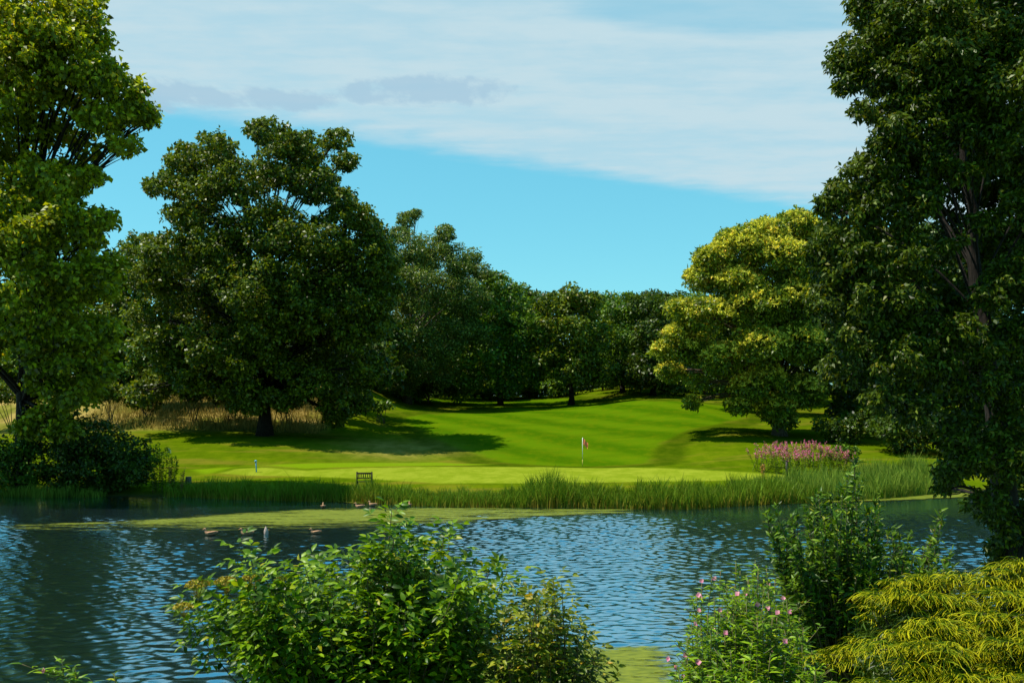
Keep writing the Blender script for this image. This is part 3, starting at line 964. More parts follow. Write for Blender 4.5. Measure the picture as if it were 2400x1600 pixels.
# --- the sweet chestnut in flower
ch = [(1700, 575, 62), (1640, 600, 44), (1610, 640, 38), (1760, 545, 52), (1830, 520, 44), (1880, 545, 44), (1790, 600, 70), (1860, 620, 70), (1690, 660, 64), (1565, 715, 36), (1630, 730, 58), (1560, 770, 36),
      (1735, 710, 66), (1525, 805, 28), (1585, 800, 46), (1540, 855, 30), (1830, 700, 70), (1660, 825, 50), (1750, 800, 60), (1835, 790, 60), (1720, 890, 42), (1780, 935, 46), (1845, 900, 50), (1700, 930, 30), (1590, 925, 20), (1600, 880, 26), (1800, 965, 30), (1900, 700, 60), (1900, 800, 60), (1760, 870, 44)]
ch = [(*c, 1 if (c[0] < 1850 and c[1] < 860) or rng.random() < 0.4 else 0) for c in ch]
cb = G(1790, 1000)
tree('chestnut_tree', 'sweet chestnut covered in pale yellow catkins right of the fairway', (cb[0], cb[1]), ch, cb[1], (0.34, 0.16), 'chestnut', 0.55,
     top=(1790, 640), depth=9.0, cov=3.0, puff=0.36, layers=3, back_cov=0.5, blossoms=60, hang=0.3)

# --- the dark tree hanging over the water at the right
rt = [(2215, 400, 36), (2262, 510, 36), (2190, 560, 30), (2310, 650, 40), (2290, 330, 34), (2160, 130, 80), (2270, 140, 80), (2360, 160, 70), (2120, 220, 60), (2210, 300, 60), (2300, 300, 60), (2040, 320, 50), (2120, 440, 44), (2000, 600, 60), (2390, 600, 60), (2160, 60, 90, 2), (2080, 180, 80, 2), (2250, 200, 100, 2), (2050, 400, 80, 2), (2000, 560, 80, 2), (2100, 700, 90, 2), (1960, 760, 70, 2), (2020, 110, 50), (2010, 25, 60), (1975, 10, 30), (2100, 50, 95), (1955, 125, 55), (1920, 150, 24), (2010, 180, 52), (1945, 195, 30), (2080, 170, 70), (2220, 50, 110), (2330, 70, 110), (2200, 200, 95), (2320, 220, 100), (1985, 255, 32), (2040, 265, 44), (2100, 290, 62), (2050, 370, 62),
      (1975, 415, 58), (2140, 370, 56), (1930, 450, 38), (1895, 470, 26), (2060, 470, 80), (1950, 530, 72), (2075, 590, 72), (1935, 620, 62), (1880, 580, 36), (2030, 680, 80), (1900, 690, 50), (2100, 720, 60), (2340, 640, 70), (2270, 690, 44), (2330, 780, 64), (2260, 800, 44),
      (1990, 770, 70), (2070, 830, 70), (2160, 850, 66), (1945, 850, 56), (2250, 880, 60), (2330, 900, 70), (2030, 915, 44), (2110, 945, 50), (2200, 985, 50), (2225, 1050, 50), (2180, 1085, 34), (2165, 1120, 20), (2310, 1050, 80), (2280, 1160, 56), (2340, 1200, 66), (2310, 1265, 44), (2290, 1310, 28), (2350, 1310, 50),
      (2320, 350, 70), (2235, 310, 90, 2), (2200, 450, 90, 2), (2245, 580, 95, 2), (2280, 400, 90, 2), (2180, 350, 80, 2), (2200, 690, 60, 2), (2300, 560, 70, 2), (2320, 430, 70, 2), (2220, 820, 60, 2), (2330, 1150, 70, 2), (2380, 980, 70, 2), (2320, 990, 60), (2150, 780, 50), (2210, 760, 44), (2350, 480, 60), (2450, 100, 130), (2460, 400, 130), (2460, 700, 130), (2460, 1000, 130), (2200, -80, 120), (2400, -90, 130)]
tree('waterside_tree', 'huge dark leafed tree hanging over the pond at the right edge', (10.15, 20.0), rt, 21.5, (0.118, 0.056), 'ash', 0.34,
     top=(2200, 250), lean=(9.6, 21.0, 7.0), depth=3.0, cov=4.0, puff=0.32, layers=2, hang=0.5, back_cov=0.8, limb_every=6, limb_r=0.14, bark='dark_bark')


# ------------------------------------------------------------------ waterside shrubs, left bank
def bush(name, label, clumps, d, leaf, mat, cov=2.6, group=None, depth=0.8, puff=0.4):
    cl = [(P(c[0], c[1], d), c[2] * K / 2400 * d) for c in clumps]
    bx = float(np.mean([c[0][0] for c in cl]))
    gz = max(h1(bx, d), 0.0)
    root = thing(name, label, 'shrub', (bx, d, gz), group)
    mb, tb = MB(), MB()
    for c, r in cl:
        for off in (-depth, depth):
            cc = c + np.array([0, off * r * rng.uniform(0.6, 1), 0])
            cc[2] = max(cc[2], h1(cc[0], cc[1]) + r * 0.4)
            crown_leaves(mb, cc, r, leaf[0], leaf[1], cov, puff=puff)
            b0 = np.array([bx + rng.normal() * 0.3, d + rng.normal() * 0.2, gz - 0.15])
            tb.tube(bez(b0, (b0 + cc) / 2 + np.array([0, 0, 0.5]), cc, 6), np.linspace(0.05, 0.012, 6), 5)
    tb.build('stem', M['twig'], root, (bx, d, gz), smooth=True)
    mb.build('foliage', M[mat], root, (bx, d, gz))
    return root


bush('waterside_shrub', 'blue green shrub at the foot of the plane tree, left edge', [(20, 1040, 40), (70, 1030, 32), (15, 1090, 40), (80, 1085, 32), (-40, 1060, 40)], 61.5, (0.22, 0.14), 'wood')
bush('waterside_shrub', 'black shaded shrub overhanging the water right of the plane tree', [(200, 1010, 56), (270, 1030, 52), (150, 1050, 50), (220, 1080, 56), (300, 1080, 44), (320, 1050, 34), (140, 1100, 40), (260, 1105, 40)], 62.0, (0.22, 0.14), 'dusk')
bush('hedge_bush', 'fresh green bush on the dry bank between plane tree and oak', [(320, 810, 26), (345, 790, 24), (310, 845, 20), (350, 835, 24)], 108, (0.4, 0.28), 'wood')
bush('hedge_bush', 'dark bush in the dry grass left of the oak', [(330, 900, 26), (365, 895, 26), (310, 925, 18), (350, 925, 20)], 104, (0.4, 0.28), 'oak')
bush('hedge_bush', 'dark bush in the dry grass under the oak boughs, left of its trunk', [(440, 905, 24), (470, 900, 22), (420, 895, 22)], 103, (0.36, 0.24), 'dusk')
bush('hedge_bush', 'dark bush in the dry grass close behind the plane tree', [(250, 890, 26), (275, 905, 22), (235, 910, 20)], 102, (0.36, 0.24), 'oak')
bush('hedge_bush', 'dark bush in the dry grass right beside the oak trunk', [(655, 905, 22), (675, 925, 16), (640, 920, 18)], 104, (0.36, 0.24), 'oak')
bush('hedge_bush', 'dark bush on the bank at the extreme left edge', [(15, 905, 30), (-20, 895, 34), (75, 915, 16)], 102, (0.36, 0.24), 'oak')
bush('hedge_bush', 'dark bush on the bank half hidden by plane leaves', [(190, 905, 26), (160, 895, 26), (120, 905, 22)], 103, (0.36, 0.24), 'oak')
bush('hedge_bush', 'dark bush on the bank seen below the left oak boughs', [(560, 905, 20), (530, 900, 22), (505, 915, 18)], 105, (0.36, 0.24), 'dusk')
bush('hedge_bush', 'dark shaded bush under the hanging boughs right of the chestnut trunk', [(1950, 985, 34), (1990, 965, 36), (1920, 1000, 24), (1900, 975, 26)], 84, (0.3, 0.2), 'dusk')
bush('hedge_bush', 'dark shaded bush behind the long grass at the right bank', [(2050, 985, 44), (2110, 975, 46), (2080, 1020, 36), (2150, 1000, 40)], 78, (0.3, 0.2), 'dusk')
bush('hedge_bush', 'dark shaded bush beyond the water behind the right edge tree', [(2210, 1000, 46), (2270, 1010, 44), (2330, 1000, 46), (2190, 1040, 30), (2250, 1050, 30)], 76, (0.3, 0.2), 'dusk')
bush('hedge_bush', 'small green bush behind the pink flowers at the right', [(1935, 1030, 18), (1955, 1040, 16), (1915, 1045, 14)], 74, (0.22, 0.12), 'wood')
bush('hedge_bush', 'green undergrowth at the foot of the wispy tree', [(870, 935, 14), (890, 930, 12), (855, 925, 10)], 112, (0.4, 0.25), 'wood')


# ------------------------------------------------------------------ reeds and long grass (nobody could count the blades)
def reeds(name, label, pts, n, H, W, mat, spread, lean=0.25, cat='reeds', tuft=0.0):
    """pts: world polyline along the shore; H: heights at its points"""
    pts = np.asarray(pts, float)
    seg = np.concatenate([[0], np.cumsum(np.hypot(*np.diff(pts[:, :2], axis=0).T))])
    u = rng.uniform(0, seg[-1], n)
    if tuft:
        cen = rng.uniform(0, seg[-1], int(seg[-1] / tuft))
        u = np.clip(cen[rng.integers(0, len(cen), n)] + rng.normal(size=n) * tuft * 0.45, 0, seg[-1])
    x = np.interp(u, seg, pts[:, 0])
    y = np.interp(u, seg, pts[:, 1]) + rng.uniform(spread[0], spread[1], n)
    hh = np.interp(u, seg, H) * rng.uniform(0.35, 1.0, n) * np.where(rng.random(n) < 0.03, 1.35, 1.05) * (0.82 + 0.18 * np.sin(u * 1.7) * np.cos(u * 0.61 + 2) + 0.12 * np.sin(u * 5.3))
    z = np.maximum(hgt(x, y), -0.3)
    mb = MB()
    mb.blades(np.stack([x, y, z], 1), hh + np.where(z < 0, -z, 0), W * rng.uniform(0.6, 1.4, n), rng.normal(size=(n, 2)) * (lean * hh)[:, None] * 0.6, 1.8)
    o = mb.build(name, M[mat])
    tag(o, label, cat, None, 'stuff')
    return o


def shore(x0, x1, n=30):
    xs = np.linspace(x0, x1, n)
    return np.stack([xs, np.interp(xs, FAR_X, FAR_Y) + 0.35 * np.sin(xs * 0.55)], 1)


s1 = shore(-20.5, -0.5)
reeds('reeds', 'lower reeds along the far bank below the green', s1, 7000, np.interp(np.linspace(0, 1, 30), [0, 0.2, 0.52, 0.60, 0.68, 1], [1.05, 1.3, 1.3, 1.6, 1.2, 0.95]), 0.05, 'reed', (-0.8, 1.6), lean=0.38)
s2 = shore(-0.5, 17.0)
reeds('reeds', 'tall dark green reeds along the far bank in front of the flag', s2, 11000, np.interp(np.linspace(0, 1, 30), [0, 0.08, 0.13, 0.25, 0.5, 0.8, 1], [0.95, 1.75, 1.95, 1.3, 1.4, 1.5, 1.3]), 0.052, 'reed', (-0.7, 2.6), lean=0.36)
s3 = shore(14.5, 27.5)
reeds('long_grass', 'bright long grass on the bank below the pink flowers', s3, 11000, np.interp(np.linspace(0, 1, 30), [0, 0.3, 1], [1.0, 1.5, 1.7]), 0.05, 'sedge', (-0.3, 6.0), cat='grass', lean=0.3)
s4 = shore(-31, -24)
reeds('reeds', 'short reeds at the foot of the shaded left bank', s4, 1500, np.full(30, 0.9), 0.035, 'sedge', (-0.7, 0.6))
s5 = shore(-20.5, 16)
reeds('fringe_grass', 'uncut yellow green grass between the reeds and the green', s5, 8000, np.full(30, 0.55), 0.035, 'sedge', (1.2, 3.2), cat='grass', lean=0.4)
reeds('reeds', 'grassy tuft standing before the bench', [(-9.7, 58.5), (-7.5, 58.6)], 420, [0.95, 0.95], 0.045, 'reed', (-0.3, 0.5))
# dry bank behind the oak
nd = 9000
xx = rng.uniform(-44, -19, nd)
yy = rng.uniform(100, 119, nd)
mb = MB()
hh = rng.uniform(0.4, 1.1, nd)
mb.blades(np.stack([xx, yy, hgt(xx, yy)], 1), hh, 0.06 * rng.uniform(0.7, 1.4, nd), rng.normal(size=(nd, 2)) * 0.3, 1.8)
tag(mb.build('dry_grass', M['dry']), 'tall straw coloured grass on the bank behind the oak', 'grass', None, 'stuff')
# short turf on the near bank
nd = 16000
xx = rng.uniform(-9, 13, nd)
yy = rng.uniform(2.5, 20, nd)
zz = hgt(xx, yy)
ok = zz > 0.02
xx, yy, zz = xx[ok], yy[ok], zz[ok]
mb = MB()
mb.blades(np.stack([xx, yy, zz], 1), rng.uniform(0.12, 0.5, len(xx)), 0.012 * rng.uniform(0.7, 1.5, len(xx)), rng.normal(size=(len(xx), 2)) * 0.12, 1.8)
tag(mb.build('bank_grass', M['sedge']), 'rank grass on the near bank under the shrubs', 'grass', None, 'stuff')


# ------------------------------------------------------------------ weeds and flowers on the far bank
def far_flower(px, py_top, d, label, name, cat, group, headmat, leafmat='herb', head=0.35, n=5, spread=0.35, leafL=0.14):
    x = (px * K - 1200) / 2400 * d
    gz = max(h1(x, d), 0)
    H = P(px, py_top, d)[2] - gz
    root = thing(name, label, cat, (x, d, gz), group)
    sb, lb = MB(), MB()
    heads = []
    for i in range(n):
        hb = MB()
        heads.append(hb)
        b = np.array([x + rng.normal() * spread * 0.35, d + rng.normal() * spread * 0.4, gz - 0.05])
        tp = np.array([b[0] + rng.normal() * spread * 0.5, b[1] + rng.normal() * spread * 0.5, gz + H * rng.uniform(0.8, 1.0)])
        pth = bez(b, (b + tp) / 2 + rng.normal(size=3) * 0.06, tp, 7)
        sb.tube(pth, np.linspace(0.014, 0.006, 7), 5)
        nl = 60
        f = rng.uniform(0.1, 0.9, nl)
        pos = b + (tp - b) * f[:, None]
        az = rng.uniform(0, 2 * np.pi, nl)
        D = np.stack([np.cos(az), np.sin(az), rng.uniform(-0.3, 0.6, nl)], 1)
        lb.leaves(pos, D, np.array([0, 0, 1.0]) + rng.normal(size=(nl, 3)) * 0.3, leafL * rng.uniform(0.7, 1.3, nl), leafL * 0.32)
        nh = 26
        f = 1 - head * rng.uniform(0, 1, nh) / max(H, 0.3)
        pos = b + (tp - b) * f[:, None] + rng.normal(size=(nh, 3)) * 0.04
        hb.leaves(pos, rng.normal(size=(nh, 3)) + np.array([0, 0, 0.4]), ball(nh), 0.075, 0.06)
    sb.build('stem', M['greenstem'], root, (x, d, gz), smooth=True)
    lb.build('foliage', M[leafmat], root, (x, d, gz))
    for hb in heads:
        hb.build('blossom', M[headmat], root, (x, d, gz))
    return root


G1 = 'pink flowered loosestrife on the far right bank'
pf = [(1762, 1018, 70), (1785, 1022, 68), (1775, 1010, 71), (1800, 1014, 70), (1815, 1012, 71), (1832, 1022, 69), (1850, 1014, 71), (1865, 1010, 71), (1880, 1012, 70), (1895, 1016, 70), (1908, 1022, 69), (1922, 1030, 69), (1935, 1032, 70), (1948, 1036, 69),
      (1750, 1030, 69), (1842, 1032, 67), (1872, 1030, 67), (1812, 1032, 67)]
for px, py, dd in pf:
    far_flower(px, py, dd, 'clump of pink loosestrife among the others on the right bank', 'loosestrife', 'flower', G1, 'pinkhead', head=0.55, n=9, spread=0.75)
for (px, py, dd, lb) in [(362, 1012, 62, 'tall green weed nearest the shaded shrub on the left bank'), (375, 1020, 61.6, 'green weed in the middle of the left bank cluster'), (395, 1045, 61.4, 'green weed on the lawn side of the left cluster'), (352, 1040, 61.5, 'shorter weed in shade beside the black shrub')]:
    far_flower(px, py, dd, lb, 'tall_weed', 'weed', 'tall weeds on the left bank', 'herb', leafmat='herb', head=0.3, n=5, spread=0.4, leafL=0.2)
far_flower(386, 1018, 61.8, 'weed topped by a white flower left of the lawn', 'cow_parsley', 'flower', None, 'white_petal', head=0.12, n=1, spread=0.1)
for (px, py, dd, lb) in [(387, 1070, 61.2, 'rust brown dock by the left weeds'), (415, 1072, 61.0, 'orange dock at the left edge of the reeds'), (1058 + 695, 1062, 64, 'rusty dock left of the pink flowers')]:
    far_flower(px, py, dd, lb, 'dock_plant', 'weed', 'rust coloured docks', 'dock', leafmat='dock', head=0.6, n=3, spread=0.15, leafL=0.1)


# ------------------------------------------------------------------ near shrubs
def lat_dirs(axis, n):
    """n directions square to axis"""
    a = norm(np.cross(axis, np.array([0.3, 0.2, 0.93]) + rng.normal(size=3) * 0.05))
    b = np.cross(axis, a)
    th = rng.uniform(0, 2 * np.pi, n)
    return np.cos(th)[:, None] * a + np.sin(th)[:, None] * b


def compound_leaf(mb, p, D, up, L, lw, ll, pairs=2):
    """a pinnate leaf: axis D, leaflets in pairs and one at the end"""
    D = D / np.linalg.norm(D)
    S = np.cross(D, up)
    S /= max(np.linalg.norm(S), 1e-6)
    N = np.cross(S, D)
    Pt, DD, NN = [], [], []
    for k in range(pairs):
        f = 0.35 + 0.45 * k / max(pairs - 1, 1)
        q = p + D * L * f - N * L * 0.10 * f * f
        for sgn in (-1, 1):
            Pt.append(q)
            DD.append(S * sgn * 0.9 + D * 0.5 - N * 0.15 + rng.normal(size=3) * 0.1)
            NN.append(N + rng.normal(size=3) * 0.2)
    Pt.append(p + D * L * 0.9 - N * L * 0.1)
    DD.append(D - N * 0.25)
    NN.append(N)
    n = len(Pt)
    mb.leaves(np.array(Pt), np.array(DD), np.array(NN), ll * rng.uniform(0.75, 1.15, n), lw * rng.uniform(0.8, 1.1, n), fine=True, fold=0.16, droop=0.22)


def in_poly(poly, n):
    poly = np.asarray(poly, float)
    lo, hi = poly.min(0), poly.max(0)
    res = []
    while len(res) < n:
        c = rng.uniform(lo, hi, (n * 3, 2))
        dd = poly_dist(poly, c[:, 0], c[:, 1])
        res += list(c[dd > 0])
    return np.array(res[:n])


def shoot_shrub(name, label, base_px, d, hull, n_shoots, tips, style, mats, depth=0.7, leaf=(0.09, 0.04), reach=0.55, per=9, stem_r=0.012, heads=None, basez=None, cat='shrub'):
    bx = (base_px * K - 1200) / 2400 * d
    gz = h1(bx, d)
    root = thing(name, label, cat, (bx, d, gz))
    pts = [(p[0], p[1], rng.normal() * depth * 0.35) for p in tips]
    inn = in_poly(hull, n_shoots)
    pts += [(p[0], p[1], rng.uniform(-1, 1) * depth) for p in inn]
    sb, lb = MB(), MB()
    for px, py, off in pts:
        tp = P(px, py, d + off)
        b0 = np.array([bx + rng.normal() * 0.12, d + rng.normal() * 0.12, gz - 0.05])
        mid = b0 * 0.45 + tp * 0.55
        mid[2] = b0[2] + (tp[2] - b0[2]) * 0.38
        mid[:2] += rng.normal(size=2) * 0.08
        pth = bez(b0, mid, tp, 12)
        sb.tube(pth, np.linspace(stem_r, 0.003, 12), 5, cap=False)
        length = np.linalg.norm(tp - b0)
        r = min(reach / max(length, 0.3), 0.7)
        ax = norm((pth[-1] - pth[-3])[None])[0]
        for k in range(per):
            f = 1 - r * ((k + rng.uniform(0, 0.7)) / per)
            i = f * 11
            q = pth[int(i)] * (1 - i % 1) + pth[min(int(i) + 1, 11)] * (i % 1)
            nlat = 2
            ld = lat_dirs(ax, nlat)
            if style == 'pinnate':
                ld[1] = -ld[0] + rng.normal(size=3) * 0.15
            for v in ld:
                dirn = v * 0.9 + ax * (0.35 + 0.5 * (f > 0.96)) + np.array([0, 0, 0.1])
                if style == 'pinnate':
                    compound_leaf(lb, q, dirn, np.array([0, 0, 1.0]) + rng.normal(size=3) * 0.25 + np.array([0, -0.15, 0]), 0.20 * rng.uniform(0.7, 1.15), leaf[1], leaf[0])
                else:
                    m = 2
                    lb.leaves(np.repeat(q[None], m, 0) + rng.normal(size=(m, 3)) * 0.012, dirn[None] + rng.normal(size=(m, 3)) * 0.35, np.array([[0, -0.2, 1.0]]) + rng.normal(size=(m, 3)) * 0.4,
                              leaf[0] * rng.uniform(0.7, 1.2, m), leaf[1] * rng.uniform(0.8, 1.2, m), fine=True, fold=0.14, droop=0.25)
    org = (bx, d, gz)
    sb.build('stem', M[mats[1]], root, org, smooth=True)
    lb.build('foliage', M[mats[0]], root, org)
    for hd in heads or []:
        px, py, rpx, mt = hd
        c = P(px, py, d - 0.25)
        rr = rpx * K / 2400 * d
        hb = MB()
        nf = 170
        v = ball(nf)
        v[:, 2] = np.abs(v[:, 2])
        pos = c + v * np.array([rr, rr, rr * 0.45]) * rng.uniform(0.8, 1.05, nf)[:, None]
        for _ in range(2):
            hb.leaves(pos, v + rng.normal(size=(nf, 3)) * 0.6, v + rng.normal(size=(nf, 3)) * 0.4, 0.020, 0.017)
        foot = c - np.array([0, 0, rr * 1.1])
        for k in range(0, nf, 6):
            hb.tube(np.array([foot, (foot + pos[k]) / 2 + np.array([0, 0, -0.01]), pos[k]]), 0.0016, 3, cap=False)
        hb.tube(np.array([foot - np.array([0, 0, 0.12]), foot]), 0.003, 4)
        hb.build('blossom', M[mt], root, org)
    return root


EH = [(470, 1400), (560, 1345), (640, 1310), (730, 1290), (800, 1300), (850, 1250), (900, 1200), (940, 1260), (1000, 1290), (1060, 1310), (1110, 1350), (1130, 1440), (1150, 1568), (1150, 1640), (640, 1640), (620, 1540), (540, 1450)]
elder_tips = [(900, 1172), (885, 1200), (920, 1210), (905, 1235), (870, 1255), (940, 1260), (975, 1240), (1020, 1228), (1035, 1215), (990, 1285), (1010, 1260), (545, 1258), (575, 1278), (600, 1305), (625, 1330), (660, 1315), (700, 1300), (745, 1290), (775, 1285), (800, 1275),
              (830, 1310), (1090, 1310), (1130, 1300), (1165, 1312), (1100, 1350), (1150, 1350), (1060, 1335), (450, 1360), (440, 1395), (480, 1375), (520, 1350), (500, 1390), (540, 1430), (520, 1420), (580, 1400), (600, 1460), (640, 1500), (660, 1545), (420, 1405), (560, 1335)]
shoot_shrub('elder_bush', 'large leafy elder with flat yellowish flower heads in the foreground', 880, 9.0, EH, 200, elder_tips, 'pinnate', ('elder', 'twig'), depth=0.75, leaf=(0.092, 0.045), reach=0.58, per=9, stem_r=0.014,
            heads=[(455, 1345, 26, 'umbel'), (520, 1337, 24, 'umbel'), (580, 1330, 24, 'umbel'), (422, 1395, 20, 'umbel'), (655, 1335, 24, 'umbel_g'), (905, 1322, 24, 'umbel_g'), (968, 1322, 24, 'umbel_g'), (692, 1395, 16, 'umbel_g'), (925, 1300, 20, 'umbel_g'), (850, 1345, 18, 'umbel_g')])
YH = [(1130, 1440), (1220, 1370), (1290, 1350), (1310, 1420), (1350, 1480), (1390, 1540), (1400, 1640), (1130, 1640), (1110, 1500)]
shoot_shrub('yellowing_shrub', 'smaller yellowing shrub leaning right beside the elder', 1250, 8.6, YH, 95, [(1270, 1328), (1290, 1340), (1215, 1345), (1235, 1365), (1280, 1380), (1255, 1395), (1310, 1420), (1345, 1490), (1365, 1500), (1330, 1470), (1200, 1400), (1370, 1545), (1410, 1565)],
            'pinnate', ('elder_y', 'twig'), depth=0.5, leaf=(0.075, 0.034), reach=0.45, per=6)
SH = [(1775, 1200), (1830, 1180), (1880, 1130), (1935, 1110), (1965, 1120), (2000, 1170), (2060, 1220), (2110, 1250), (2150, 1230), (2180, 1300), (2100, 1340), (2020, 1400), (1990, 1480), (1900, 1500), (1830, 1420), (1790, 1330)]
shoot_shrub('sallow_bush', 'dark glossy sallow bush rising before the right reeds', 1965, 10.5, SH, 330, [(1965, 1048), (1962, 1062), (1958, 1085), (1975, 1105), (1950, 1090), (1765, 1215), (1760, 1180), (1780, 1165), (2160, 1170), (2185, 1260), (1880, 1125), (1905, 1135), (1870, 1150), (1940, 1110), (1785, 1185), (1800, 1205), (1820, 1190), (2010, 1150), (2070, 1230), (2165, 1190), (2150, 1210),
            (2140, 1240), (2175, 1290), (2190, 1300), (2130, 1310), (1775, 1240), (1770, 1270), (1800, 1300), (1770, 1190), (2060, 1215), (2095, 1225), (2020, 1130)],
            'simple', ('sallow', 'twig'), depth=0.8, leaf=(0.085, 0.029), reach=0.62, per=14, stem_r=0.012)


# --- willowherb: every stem is a plant
def willowherb(px, py, d, label, group, flowers=2, Hmin=0.9, leafmat='herb', dense=34):
    x = (px * K - 1200) / 2400 * d
    gz = h1(x, d)
    tp = P(px, py, d)
    root = thing('willowherb', label, 'flower', (x, d, gz), group)
    sb, lb = MB(), MB()
    b0 = np.array([x + rng.normal() * 0.08, d + rng.normal() * 0.08, gz - 0.04])
    pth = bez(b0, (b0 + tp) / 2 + rng.normal(size=3) * np.array([0.05, 0.05, 0]), tp, 12)
    sb.tube(pth, np.linspace(0.008, 0.003, 12), 5)
    tips = [(pth, 0.95)]
    for _ in range(4):
        i = rng.integers(6, 11)
        e = pth[i] + np.array([rng.normal() * 0.12, rng.normal() * 0.10, rng.uniform(0.08, 0.28)])
        e[2] = min(e[2], tp[2] - 0.02)
        br = bez(pth[i], (pth[i] + e) / 2 + np.array([0, 0, -0.02]), e, 6)
        sb.tube(br, np.linspace(0.004, 0.002, 6), 4)
        tips.append((br, 0.3))
    for pt, ln in tips:
        m = dense if ln > 0.5 else 9
        f = rng.uniform(0.3 if ln > 0.5 else 0.1, 1.0, m) * (len(pt) - 1.001)
        i = f.astype(int)
        q = pt[i] + (pt[i + 1] - pt[i]) * (f - i)[:, None]
        az = rng.uniform(0, 2 * np.pi, m)
        D = np.stack([np.cos(az), np.sin(az), rng.uniform(0.1, 0.9, m)], 1)
        lb.leaves(q, D, np.array([[0, 0, 1.0]]) + rng.normal(size=(m, 3)) * 0.3, 0.085 * rng.uniform(0.6, 1.25, m), 0.020 * rng.uniform(0.8, 1.3, m), fine=True, fold=0.12, droop=0.3)
    org = (x, d, gz)
    sb.build('stem', M['greenstem'], root, org, smooth=True)
    lb.build('foliage', M[leafmat], root, org)
    for k in range(flowers):
        fb = MB()
        c = tips[k % len(tips)][0][-1] + np.array([rng.normal() * 0.012, -0.02, rng.uniform(-0.01, 0.02)])
        ax = norm(np.array([[rng.normal() * 0.5, -1.0, rng.uniform(0.2, 0.8)]]))[0]
        a = norm(np.cross(ax, [0, 0, 1.0])[None])[0]
        b = np.cross(ax, a)
        th = np.arange(4) * np.pi / 2 + rng.uniform(0, 1)
        D = np.cos(th)[:, None] * a + np.sin(th)[:, None] * b + ax * 0.45
        fb.leaves(np.repeat(c[None], 4, 0), D, np.repeat(ax[None], 4, 0), 0.026, 0.026, fine=True, fold=0.05, droop=0.0)
        fb.build('flower', M['pink'], root, org)
    return root


G2 = 'pink willowherb stems on the near bank'
wl = 'leafy willowherb stem with pink flowers among the clump beside the sallow'
w2 = 'leafy willowherb stem without open flowers among the clump beside the sallow'
herb_tips = [(1612, 1335, 2), (1635, 1325, 2), (1655, 1310, 0), (1600, 1365, 2), (1690, 1365, 2), (1712, 1362, 1), (1735, 1390, 2), (1690, 1290, 0), (1760, 1395, 2), (1795, 1372, 2), (1588, 1430, 2), (1610, 1445, 1), (1665, 1455, 2), (1605, 1520, 2), (1575, 1500, 1), (1555, 1530, 1),
             (1650, 1400, 1), (1640, 1370, 0), (1670, 1340, 0), (1720, 1330, 0), (1745, 1345, 0), (1700, 1420, 0), (1730, 1450, 0), (1780, 1440, 0), (1810, 1420, 0), (1830, 1480, 0), (1770, 1500, 0), (1680, 1520, 0), (1630, 1490, 0), (1850, 1520, 0), (1800, 1540, 0), (1720, 1540, 0), (1640, 1545, 0), (1590, 1555, 0),
             (1760, 1300, 0), (1735, 1285, 0), (1700, 1310, 0), (1845, 1440, 0), (1870, 1550, 0), (1755, 1560, 0), (1565, 1550, 1), (1690, 1560, 0), (1625, 1410, 0), (1780, 1330, 0)]
for q in in_poly([(1560, 1480), (1600, 1400), (1650, 1340), (1700, 1300), (1760, 1300), (1850, 1420), (1890, 1540), (1880, 1640), (1540, 1640)], 150):
    herb_tips.append((q[0], q[1], 1 if (q[0] < 1800 and rng.random() < 0.08) else 0))
for px, py, nf in herb_tips:
    willowherb(px, py, 8.2 + rng.uniform(-0.5, 0.7) - (py - 1400) * 0.004, wl if nf else w2, G2, nf, dense=72)
for px, py, nf, lb in [(142, 1512, 0, 'tall leafy balsam stem rising at the lower left corner'), (108, 1538, 1, 'balsam stem with one pink bud at the lower left corner'), (172, 1528, 0, 'shorter balsam stem right of the corner pair'), (262, 1545, 0, 'lone small balsam tip right of the corner plants'), (185, 1562, 0, 'lowest balsam tip in the lower left corner')]:
    willowherb(px, py, 7.4, lb, None, nf, dense=110)


